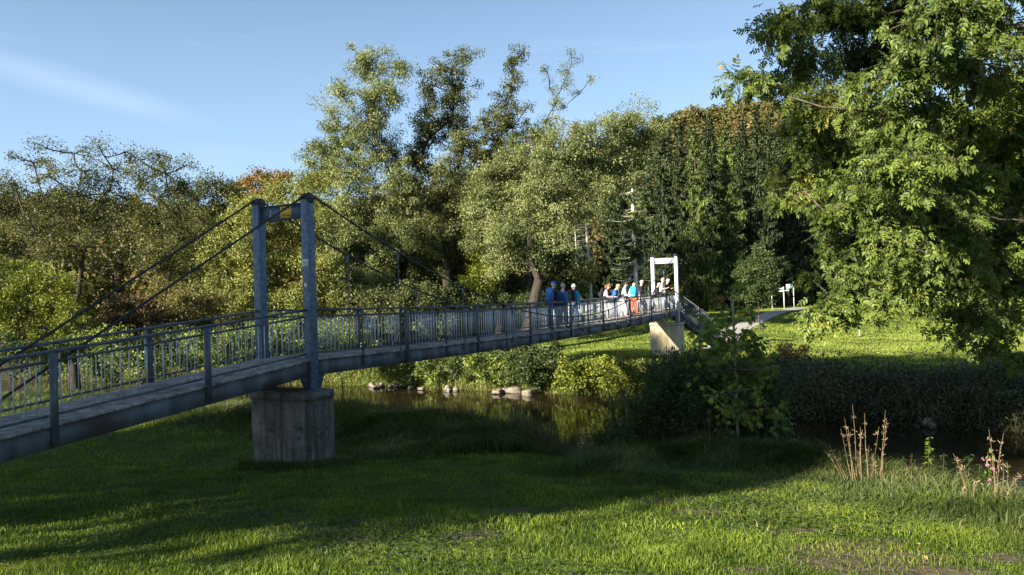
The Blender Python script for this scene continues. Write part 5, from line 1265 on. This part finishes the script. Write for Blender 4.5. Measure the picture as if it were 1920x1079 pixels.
# long grass on the near bank
def scatter_bank(rng, n, smin, smax, x0=-16):
    pts = NW[(NW[:, 0] > x0-10) & (NW[:, 1] > 2)]; sg = np.diff(pts, axis=0); ln = np.hypot(*sg.T); cum = np.concatenate([[0], np.cumsum(ln)])
    u = rng.uniform(0, cum[-1], n); k = np.minimum(np.searchsorted(cum, u)-1, len(ln)-1); k = np.maximum(k, 0); f = (u-cum[k])/ln[k]
    nr = np.stack([sg[:, 1], -sg[:, 0]], 1)/ln[:, None]; nr = -nr if nr[5, 0] > 0 and False else nr
    P = pts[k]+sg[k]*f[:, None]; o = rng.uniform(smin, smax, n); A = P+nr[k]*o[:, None]; ins = inside(A[:400], POLY)
    if np.mean(ins == (o[:400] > 0)) > .5: A = P-nr[k]*o[:, None]
    A = A+rng.normal(size=A.shape)*.15; return A[:, 0], A[:, 1], sdist(A)
g = Geo((0, 0, 0))
def keepl(X, Y, sd, r):
    tuft = .5+.5*vnoise(X, Y, 2.2, 9)
    f = np.exp(-((np.maximum(sd-3.2, 0))/2.0)**2)
    return (sd > .15) & (sd < np.where(X > 2.5, 5.2, 6.5)) & (r < f*(.35+.75*tuft)) & (np.abs(X) < Y*.74+.8) & ((X < 9.5))
X, Y, sd = scatter_bank(rng, 340000, .1, 6.6); k = keepl(X, Y, sd, rng.random(len(X))); X, Y, sd = X[k], Y[k], sd[k]
near = (Y < 24-.6*X) | ((Y < 15) & (X < 9)); X, Y, sd = X[near], Y[near], sd[near]
f = np.where(X > 2.5, np.clip((4.9-sd)/3.4, .14, 1), np.clip((6.2-sd)/3, .28, 1))
hh = (.16+.34*rng.random(len(X)))*f*np.where(Y > 13, 1.35, .95)*(1+.35*vnoise(X, Y, 1.7, 3))
tl = np.stack([.45*vnoise(X, Y, 2.1, 11), -.12+.4*vnoise(X, Y, 1.9, 12), np.zeros(len(X))], 1)
n = len(X); a = rng.uniform(0, 2*math.pi, n)
C = np.stack([X, Y, terrain(X, Y, sd)-.01], 1); sdv = np.stack([np.cos(a), np.sin(a), 0*a], 1); b = rng.uniform(0, 6.283, n)
ld = (np.stack([np.cos(b), np.sin(b), 0*b], 1)*.5*rng.random((n, 1))+tl)*hh[:, None]; W = (.007+.0012*Y)[:, None]*(.6+.5*rng.random((n, 1)))*.8
m1 = C+ld*.3+UP*(hh*.55)[:, None]; tp = C+ld*1.6+UP*(hh*.85)[:, None]
V = np.stack([C-sdv*W/2, C+sdv*W/2, m1+sdv*W*.42, m1-sdv*W*.42, tp], 1); i = np.arange(n)[:, None]*5
g.add(V, i+np.array([[0, 1, 2, 3]]), i+np.array([[3, 2, 4]]))
# taller tufts left by the mower around the near pier
n = 5200; a = rng.uniform(0, 2*math.pi, n); rr_ = np.abs(rng.normal(size=n))*.16
sx = np.clip(.62*np.cos(a)*1.2, -.46, .46)+np.cos(a)*rr_; ty = .55+np.clip(1.05*np.sin(a)*1.15, -.86, .86)+np.sin(a)*rr_
X = P0[0]+D2[0]*sx+N2[0]*ty; Y = P0[1]+D2[1]*sx+N2[1]*ty
blades(g, X, Y, terrain(X, Y), (.08+.22*rng.random(n))*np.exp(-rr_*2), .018+0*X, rng, .6, 2)
o = g.obj('bank_grass', M['grass_long']); tag(o, 'long tangled grass along the near river bank', kind='stuff')
g = Geo((0, 0, 0))
def keepr(X, Y, sd, r):
    tuft = .5+.5*vnoise(X, Y, 1.5, 29)
    return (sd > -.35) & (sd < 1.6) & (r < tuft**1.3) & (((Y < 24-.6*X) & (X < 9)) | ((Y < 15) & (X < 9))) & (X < 7.5)
X, Y, sd = scatter_bank(rng, 62000, -.4, 1.7, -10); k = keepr(X, Y, sd, rng.random(len(X))); X, Y, sd = X[k], Y[k], sd[k]
hh = (.35+.75*rng.random(len(X)))*(1+.35*vnoise(X, Y, .9, 33))*np.where((X > 4.6), .6, 1); blades(g, X, Y, np.maximum(terrain(X, Y, sd), -.1), hh, .014+0*X, rng, .55, 2)
k = rng.random(len(X)) < .35; X, Y, hh = X[k], Y[k], hh[k]
C = np.stack([X, Y, np.maximum(terrain(X, Y), 0)+hh*rng.uniform(.3, .95, len(X))], 1); leaf_geo(g, C, rvec(rng, len(X)), rvec(rng, len(X))+UP*.4, .10, .03, 'rhomb')
o = g.obj('bank_reeds', M['l_reed']); tag(o, 'tall dull reeds and weeds standing along the near waterline', kind='stuff')
g = Geo((0, 0, 0)); n = 26000
X, Y, sd = scatter(rng, n, (-7, 8), (5, 11), lambda X, Y, sd, r: (r < np.clip(.15+1.0*vnoise(X, Y, 1.6, 41), 0, 1)) & (sd > .9) & (np.abs(X) < Y*.75))
a = rng.uniform(0, 6.28, len(X)); C = np.stack([X, Y, terrain(X, Y, sd)+.02+.02*rng.random(len(X))], 1)
leaf_geo(g, C, np.stack([np.cos(a), np.sin(a), .25+0*a], 1), UP+rvec(rng, len(X))*.3, .045+.035*rng.random(len(X)), .030, 'ovate')
o = g.obj('lawn_weeds', M['l_dark']); tag(o, 'clover and small broad-leaved weeds mixed into the lawn', kind='stuff')
g = Geo((0, 0, 0)); X, Y, sd = scatter(rng, 170, (-8, 8), (5.5, 15), lambda X, Y, sd, r: (sd > .9) & (r < .3+.7*vnoise(X, Y, .7, 44)))
C = np.stack([X, Y, terrain(X, Y, sd)+.045], 1); leaf_geo(g, C, rvec(rng, len(X))*np.array([1, 1, .3]), UP+rvec(rng, len(X))*.5, .045, .03, 'ovate')
o = g.obj('fallen_leaves', M['l_knot']); tag(o, 'scattered fallen autumn leaves on the lawn', kind='stuff')
# far meadow grass
g = Geo((0, 0, 0))
X, Y, sd = scatter(rng, 380000, (-12, 62), (30, 90), lambda X, Y, sd, r: (sd > 2.6) & (np.abs(X) < Y*.75) & (r < 1.25-(Y-30)/75) & ((X > 0) | (Y < 48)) & (np.hypot(X*0, 0) == 0))
pd = np.full(len(X), 9.0); PT = np.stack([px_, py_], 1); Pq = np.stack([X, Y], 1)
pd = seg_dist(Pq, PT[::4], closed=False); k = (pd > .92) & ((Y > 24-.6*X) & ~((Y < 15) & (X < 9))); X, Y, sd = X[k], Y[k], sd[k]
hh = (.04+.07*rng.random(len(X)))*(1+.5*vnoise(X, Y, .8, 3)); blades(g, X, Y, terrain(X, Y, sd), hh, .03+.0007*Y, rng, .7)
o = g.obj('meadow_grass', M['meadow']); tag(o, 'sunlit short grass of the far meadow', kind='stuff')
# herbs and tall grass covering the far bank
g = Geo((0, 0, 0)); g2 = Geo((0, 0, 0))
def keepf(X, Y, sd, r):
    tuft = .5+.5*vnoise(X, Y, 1.1, 19)
    return (sd > .25) & (sd < 4.4+1.2*np.clip((X-6)/6, 0, 1)) & (r < .25+.75*tuft) & (Y > np.where(X < 8, 24-.6*X, 15)) & ~((Y < 15) & (X < 9)) & (np.abs(X) < Y*.85)
X, Y, sd = scatter(rng, 90000, (-34, 24), (14, 52), keepf)
thin = ((X < 0) | (X > 8)) | (rng.random(len(X)) < .55); X, Y, sd = X[thin], Y[thin], sd[thin]
hz = (.2+.8*rng.random(len(X)))*(.25+1.15*np.clip(.5+.8*vnoise(X, Y, .8, 23), 0, 1)**1.5)*np.where(X > 7.5, 1.25, .85)
Z = terrain(X, Y, sd)
X2, Y2, sd2 = scatter(rng, 80000, (7.5, 25), (13, 42), lambda X, Y, sd, r: keepf(X, Y, sd, r*.85))
X = np.concatenate([X, X2]); Y = np.concatenate([Y, Y2]); sd = np.concatenate([sd, sd2]); hz = np.concatenate([hz, .72*(.15+.9*rng.random(len(X2))**1.4)*(.25+1.3*np.clip(.45+.6*vnoise(X2, Y2, 1.1, 23)+.4*vnoise(X2, Y2, 2.7, 24), 0, 1.3))]); Z = np.concatenate([Z, terrain(X2, Y2, sd2)])
gd = Geo((0, 0, 0)); rt_ = X > 7.2
for q_ in range(6):
    u = rng.random(len(X)); C = np.stack([X+rng.normal(size=len(X))*.12, Y+rng.normal(size=len(X))*.12, Z+hz*u], 1)
    A_, N_, L_ = rvec(rng, len(X))+np.array([0, 0, .1]), rvec(rng, len(X))*.8+UP, .11+.09*rng.random(len(X))
    leaf_geo(g, C[~rt_], A_[~rt_], N_[~rt_], L_[~rt_], .065, 'rhomb'); leaf_geo(gd, C[rt_], A_[rt_], N_[rt_], L_[rt_], .06, 'rhomb')
o = gd.obj('bank_brambles', M['l_bank_dark']); tag(o, 'brambles and herbs on the right far bank, coloured dark for its shade', kind='stuff')
o = g.obj('bank_herbs', M['l_nettle']); tag(o, 'nettles and leafy herbs covering the far river bank', kind='stuff')
X, Y, sd = scatter(rng, 200000, (-22, 20), (14, 50), lambda X, Y, sd, r: keepf(X, Y, sd, r) & (sd < 3.6) & ((X < 7.5) | (r < .4)))
hh = (.25+.5*rng.random(len(X)))*np.where(sd < 1.6, 1.0, .7); kk = X > 7.5; blades(g2, X[~kk], Y[~kk], terrain(X[~kk], Y[~kk], sd[~kk]), hh[~kk], .022+0*X[~kk], rng, .9, 2)
g3 = Geo((0, 0, 0)); blades(g3, X[kk], Y[kk], terrain(X[kk], Y[kk], sd[kk]), hh[kk]*1.7, .02+0*X[kk], rng, .9, 2)
o = g3.obj('bank_dry_grass', M['l_reed']); tag(o, 'dull tall grass standing among the shaded brambles of the right far bank', kind='stuff')
o = g2.obj('bank_tall_grass', M['grass_bank']); tag(o, 'yellowish tall grass at the foot of the far bank', kind='stuff')
# scrub floor on the left beyond the lawn
g = Geo((0, 0, 0))
X, Y, sd = scatter(rng, 60000, (-32, 3), (36, 62), lambda X, Y, sd, r: (sd > 1.5) & (Y > 24-.6*X) & (X < 2-(Y-42)*.25))
C = np.stack([X, Y, terrain(X, Y, sd)+.5*rng.random(len(X))**2], 1)
leaf_geo(g, C, rvec(rng, len(X)), rvec(rng, len(X))+UP, .2, .13, 'rhomb')
o = g.obj('undergrowth', M['l_dark']); tag(o, 'low leafy undergrowth beneath the far trees', kind='stuff')
# ------------------------------------------------------------------ stones along the far waterline
rs_ = random.Random(12)
ST = [(700, 716, .5), (716, 722, .35), (730, 716, .3), (745, 722, .3), (770, 727, .35), (790, 728, .3), (822, 716, .4), (840, 730, .35), (855, 730, .4), (932, 735, .35), (958, 733, .5), (992, 736, .55), (1196, 748, .45), (1745, 795, .45)]+[(692+rs_.random()*165, 713+rs_.random()*12, .16+.16*rs_.random()) for _ in range(18)]
for i, (px, py, r) in enumerate(ST):
    rr3 = R3 @ np.array([(px-960)/F, -(py-539.5)/F, -1.0]); rr3 = rr3/rr3[1]; d = (CAMZ-.1)/(-rr3[2]); p = rr3*d
    bpy.ops.mesh.primitive_ico_sphere_add(subdivisions=3, radius=1, location=(0, 0, 0)); o = bpy.context.object
    o.name = 'river_stone'; o.data.name = 'river_stone'
    r *= .7*rs_.uniform(.6, 1.2)
    sx, sy, sz = r*rs_.uniform(.8, 1.2), r*rs_.uniform(.7, 1.0), r*rs_.uniform(.4, .65)
    for v in o.data.vertices:
        f = 1+.22*math.sin(v.co.x*3+i)+.18*math.sin(v.co.y*4+i*2)+.1*math.sin(v.co.z*7+i)
        v.co = v.co*f; v.co.x *= sx; v.co.y *= sy; v.co.z *= sz
    o.location = (float(p[0]), float(p[1]), .08); o.rotation_euler = (0, 0, rs_.uniform(0, 6)); o.data.materials.append(M['stone'])
    tag(o, 'pale rounded stone lying at the waterline of the far bank', 'stone', 'stones along the far waterline')
# ------------------------------------------------------------------ dry stalks and flowers on the near bank
def stalks(name, label, cat, px, pyb, tips, mat, seed, r=.006, heads=True):
    rr3 = R3 @ np.array([(px-960)/F, -(pyb-539.5)/F, -1.0]); rr3 = rr3/rr3[1]
    d = 1.65/(-rr3[2]-.11); base = np.array([rr3[0]*d, d, 0]); base[2] = float(terrain(np.array([base[0]]), np.array([base[1]]))[0])
    rng = np.random.default_rng(seed); root = empty(name, base); tag(root, label, cat)
    for (tx, ty, bx) in tips:
        T_ = at(tx, ty, d+rng.uniform(-.15, .25)); A = at(bx, pyb, d+rng.uniform(-.1, .2)); A[2] = float(terrain(A[:1], A[1:2])[0])-.03
        mid = (A+T_)/2+np.array([rng.normal()*.02, rng.normal()*.05, .04]); P = wob(rng, bez(A[None], mid[None], T_[None], 7), .004)
        g = Geo(base); g.tubes(P, (np.linspace(r, r*.22, 7)*rng.uniform(.6, 1.15))[None], 5)
        if heads:
            n = 16; t = np.minimum(6, 6-np.abs(rng.normal(size=n))*1.3).clip(2, 6).astype(int); C = P[0, t]+rng.normal(size=(n, 3))*.012; leaf_geo(g, C, rvec(rng, n)+UP*.7, rvec(rng, n), .03+.04*rng.random(n), .008, 'rhomb')
        g.obj('stalk', mat, root)
    return root, base, d
stalks('dry_stalks', 'tall clump of dry straw-coloured stalks on the bank edge above the dark water', 'dry plant', 1612, 905, [(1598, 758, 1605), (1583, 783, 1606), (1576, 803, 1598), (1613, 800, 1616), (1617, 806, 1611), (1621, 775, 1630), (1660, 770, 1650), (1662, 785, 1646), (1655, 830, 1652), (1546, 845, 1582), (1555, 835, 1590), (1634, 850, 1634), (1640, 870, 1632), (1590, 800, 1600), (1629, 835, 1626), (1605, 840, 1602), (1570, 860, 1594), (1648, 800, 1641)], M['straw'], 1, .0048)
stalks('dry_stalks', 'small clump of thin dry stalks between the tall clump and the pink flower', 'dry plant', 1815, 935, [(1787, 850, 1812), (1792, 855, 1816), (1803, 915, 1810), (1830, 900, 1822), (1800, 870, 1820)], M['straw'], 2, .004)
stalks('dry_stalks', 'clump of dry brown stalks behind the pink flower near the right edge', 'dry plant', 1870, 940, [(1854, 805, 1866), (1882, 812, 1872), (1876, 835, 1868), (1919, 890, 1880), (1916, 885, 1878), (1880, 860, 1876), (1895, 950, 1885), (1862, 850, 1866), (1888, 865, 1878)], M['straw'], 3, .0045)
stalks('grass_stems', 'thin curved grass stems rising in front of the maple thicket', 'grass stems', 1340, 870, [(1328, 755, 1330), (1312, 775, 1395), (1330, 850, 1372), (1352, 762, 1388), (1322, 830, 1326)], M['straw'], 4, .003)
rt, b_, d_ = stalks('balsam_flower', 'pink balsam flower with yellow-green leaves in front of the right dry stalks', 'flower', 1858, 930, [(1852, 848, 1858), (1858, 862, 1860)], M['l_maple'], 5, .006, False)
g = Geo(b_); rngf = np.random.default_rng(3)
for (x, y) in ((1846, 872), (1858, 862), (1843, 858), (1861, 880), (1858, 900)):
    c = at(x, y, d_)+rngf.normal(size=3)*.01; n = 9
    (leaf_geo(g, np.repeat(c[None], n, 0), rvec(rngf, n), rvec(rngf, n), .03, .025, 'ovate'))
pinkm = leaf_mat('balsam_petals', (.45, .12, .30), (.60, .22, .42), (.7, .35, .5)); g.obj('petals', pinkm, rt)
g = Geo(b_); n = 34; C = np.array([at(1856+rngf.normal()*7, rngf.uniform(845, 915), d_) for _ in range(n)]); leaf_geo(g, C, rvec(rngf, n), UP+rvec(rngf, n)*.6, .07, .03, 'ovate'); g.obj('leaves', M['l_maple'], rt)
def herb(label, px, pyt, pyb, mat, stem, seed, wdt=8, n=60):
    rr3 = R3 @ np.array([(px-960)/F, -(pyb-539.5)/F, -1.0]); rr3 = rr3/rr3[1]; d = 1.65/(-rr3[2]-.11)+.6
    A = at(px, pyb, d); z = float(terrain(A[:1], A[1:2])[0]); base = np.array([A[0], A[1], z]); rng = np.random.default_rng(seed)
    root = empty('herb', base); tag(root, label, 'plant'); T_ = at(px+2, pyt, d)
    g = Geo(base); g.tubes(np.linspace(base, T_, 6)[None], np.linspace(.007, .003, 6)[None], 5); g.obj('stem', stem, root)
    g = Geo(base); t = rng.uniform(.3, 1, n)[:, None]; C = base*(1-t)+T_*t+rng.normal(size=(n, 3))*.015
    a = rng.uniform(0, 6.28, n); leaf_geo(g, C, np.stack([np.cos(a), np.sin(a), -.25+0*a], 1), UP+rvec(rng, n)*.3, wdt/100.*(1.25-t[:, 0]*.6), .03, 'ovate'); g.obj('leaves', mat, root)
herb('green nettle spire standing alone above the dark water on the right', 1740, 820, 905, M['l_maple'], M['l_dark'], 31, 9, 80)
herb('low reddish dock stem left of the nettle spire', 1708, 850, 915, M['l_red'], M['l_red'], 32, 5, 24)
herb('faint dark herb right of the nettle spire', 1768, 850, 915, M['l_dark'], M['l_dark'], 33, 7, 36)
herb('faint dark herb left of the dock stem', 1692, 858, 915, M['l_dark'], M['l_dark'], 34, 7, 30)
herb('dark leafy herb right of the small dry clump', 1815, 855, 925, M['l_dark'], M['l_dark'], 35, 9, 60)
herb('dark leafy herb left of the pink flower', 1835, 870, 930, M['l_dark'], M['l_dark'], 36, 8, 50)
# ------------------------------------------------------------------ direction signs at the end of the path
def gp(px, d): 
    p = at(px, 578, d); return np.array([p[0], p[1], float(terrain(p[:1], p[1:2])[0])])
b0 = gp(1470.5, 75); s0 = empty('fingerpost', b0); tag(s0, 'white fingerpost with three pointed arms at the end of the path', 'signpost', 'direction signs at the path end')
zt = float(at(1469, 538, 75)[2]); g = Geo(b0); g.tubes(np.array([b0-UP*.1, [b0[0], b0[1], zt]])[None], np.array([[.045, .045]]), 10); g.obj('pole', M['sign_pole'], s0, smooth=True)
for (xa, xb, y, hgt) in ((1460, 1469, 541, .13), (1458.5, 1469, 545.5, .12), (1470, 1479.5, 544.5, .12)):
    a = at(xa, y+.4, 74.9); b = at(xb, y, 74.9); g = Geo(b0); c = (a+b)/2; dd = (b-a); l = np.linalg.norm(dd); dd /= l; tipl = -1 if xb < 1470 else 1
    u_ = np.cross(np.array([0, -1.0, 0]), dd); u_ = u_ if u_[2] > 0 else -u_; t_ = np.array([0, -1.0, 0])*.015
    pts = [c-dd*l/2*.75 if tipl < 0 else c-dd*l/2, c+dd*l/2 if tipl < 0 else c+dd*l/2*.75]
    tp_ = c-dd*l/2 if tipl < 0 else c+dd*l/2
    poly = [pts[0]-u_*hgt/2, pts[1]-u_*hgt/2, pts[1]+u_*hgt/2, pts[0]+u_*hgt/2]; poly = ([tp_]+[poly[3], poly[2], poly[1], poly[0]]) if tipl < 0 else ([poly[0], poly[1], tp_, poly[2], poly[3]])
    V = [p+t_ for p in poly]+[p-t_ for p in poly]; g.add(V, [[i, (i+1) % 5, 5+(i+1) % 5, 5+i] for i in range(5)], [[0, 1, 2], [0, 2, 3], [0, 3, 4], [5, 7, 6], [5, 8, 7], [5, 9, 8]])
    arm = g.obj('sign_arm', M['sign_white'], s0)
b1 = gp(1489, 76); s1 = empty('signpost', b1); tag(s1, 'tall signpost with a rectangular pale green board beside the fingerpost', 'signpost', 'direction signs at the path end')
zt = float(at(1487.5, 529, 76)[2]); g = Geo(b1); g.tubes(np.array([b1-UP*.1, [b1[0], b1[1], zt]])[None], np.array([[.04, .04]]), 10); g.obj('pole', M['sign_pole'], s1, smooth=True)
a = at(1474, 537.5, 76); b = at(1487, 537, 76); g = Geo(b1); g.box((a+b)/2, (1, 0, .03), (0, 1, 0), (0, 0, 1), abs(b[0]-a[0])/2, .02, .22); bd = g.obj('sign_board', M['sign_mint'], s1)
for (fx, fz, w_, h_) in ((.62, .10, .06, .03), (.80, .02, .04, .02), (.62, -.10, .06, .03), (.25, .10, .08, .012), (.30, .04, .12, .012)):
    c = a*(1-fx)+b*fx+UP*fz; g = Geo(b1); g.box(c-np.array([0, .024, 0]), (1, 0, .03), (0, 1, 0), (0, 0, 1), w_, .002, h_); g.obj('lettering', M['sign_dark'], bd)
b2 = gp(1399, 70); s2 = empty('marker_post', b2); tag(s2, 'small yellow marker on a dark post left of the young tree', 'marker post')
zt = float(at(1399, 553, 70)[2]); g = Geo(b2); g.tubes(np.array([b2-UP*.1, [b2[0], b2[1], zt]])[None], np.array([[.05, .05]]), 8); g.obj('post', M['bark'], s2)
g = Geo(b2); g.box([b2[0], b2[1]-.07, zt-.1], (1, 0, 0), (0, 1, 0), (0, 0, 1), .12, .015, .2); g.obj('marker', M['yellow'], s2)
for px, py, d, lab in ((1448, 538, 72, 'slim pale post left of the fingerpost'), (1610, 612, 52, 'short pale stake in the sunlit meadow under the ash boughs')):
    b3 = gp(px, d); zt = float(at(px, py, d)[2]); g = Geo(b3)
    g.tubes(np.array([b3-UP*.1, [b3[0], b3[1], zt-.1], [b3[0], b3[1], zt]])[None], np.array([[.045, .045, .03]]), 8); o = g.obj('wooden_post', M['sign_pole']); tag(o, lab, 'post')

# ------------------------------------------------------------------ tall trees behind the viewpoint whose shade lies on the bank, the near tower and the river
def shade_tree(label, x, y, H, R, z0c, seed, dens=1.0, src=None):
    xy = (x, y); zb_ = float(terrain(np.array([x]), np.array([y]))[0]); rng = np.random.default_rng(seed); bl = []
    n = 20
    for i in range(n):
        a = i*2.4; rr_ = R*math.sqrt((i+.5)/n)*.85; zz = z0c+(H-z0c)*(.15+.75*rng.random())
        bl.append((np.array([x+rr_*math.cos(a), y+rr_*math.sin(a)*.7, zb_+zz]), np.array([R*.36, R*.33, (H-z0c)*.20]), dens*1.4))
    return blob_tree('poplar_tree', label, 'tree', xy, bl, M['l_dark'], M['bark'], seed=seed, trunk_r=.4, fork=.5, ln=.42, wd=.3, sig=.95, nclus=9, nleaf=30, twig_r=.02, group='tall trees behind the viewpoint', hollow=.2)
for i, (x, y, H, R, zc_) in enumerate(SHADE):
    shade_tree(['tall tree behind the viewpoint, furthest left of the shading row', 'tall tree behind the viewpoint, second from left of the shading row', 'tall tree behind the viewpoint, middle of the shading row', 'tall tree behind the viewpoint, second from right of the shading row', 'tall tree behind the viewpoint, furthest right of the shading row', 'lower tree behind the viewpoint, standing in front of the shading row', 'very tall slim tree far left behind the viewpoint'][i], x, y, H, R, zc_, 200+i)

# unseen copies of these trees, added behind and beside the viewpoint to block sky light
SRC = [o for o in bpy.data.objects if o.name.startswith('poplar_tree')]
for i, (x, y, sc_, lab) in enumerate([(-13, -24, .95, 'unseen tree added to block sky light, in the second row straight behind'), (-4, -22, 1.0, 'unseen tree added to block sky light, second row, right of straight behind'), (6, -18, .95, 'unseen tree added to block sky light, behind the viewpoint at the far right'), (12, -8, .9, 'unseen tree added to block sky light, beside the viewpoint on the right bank edge')]):
    copy_tree(SRC[i % 4], (x, y), i*1.3, sc_, lab)
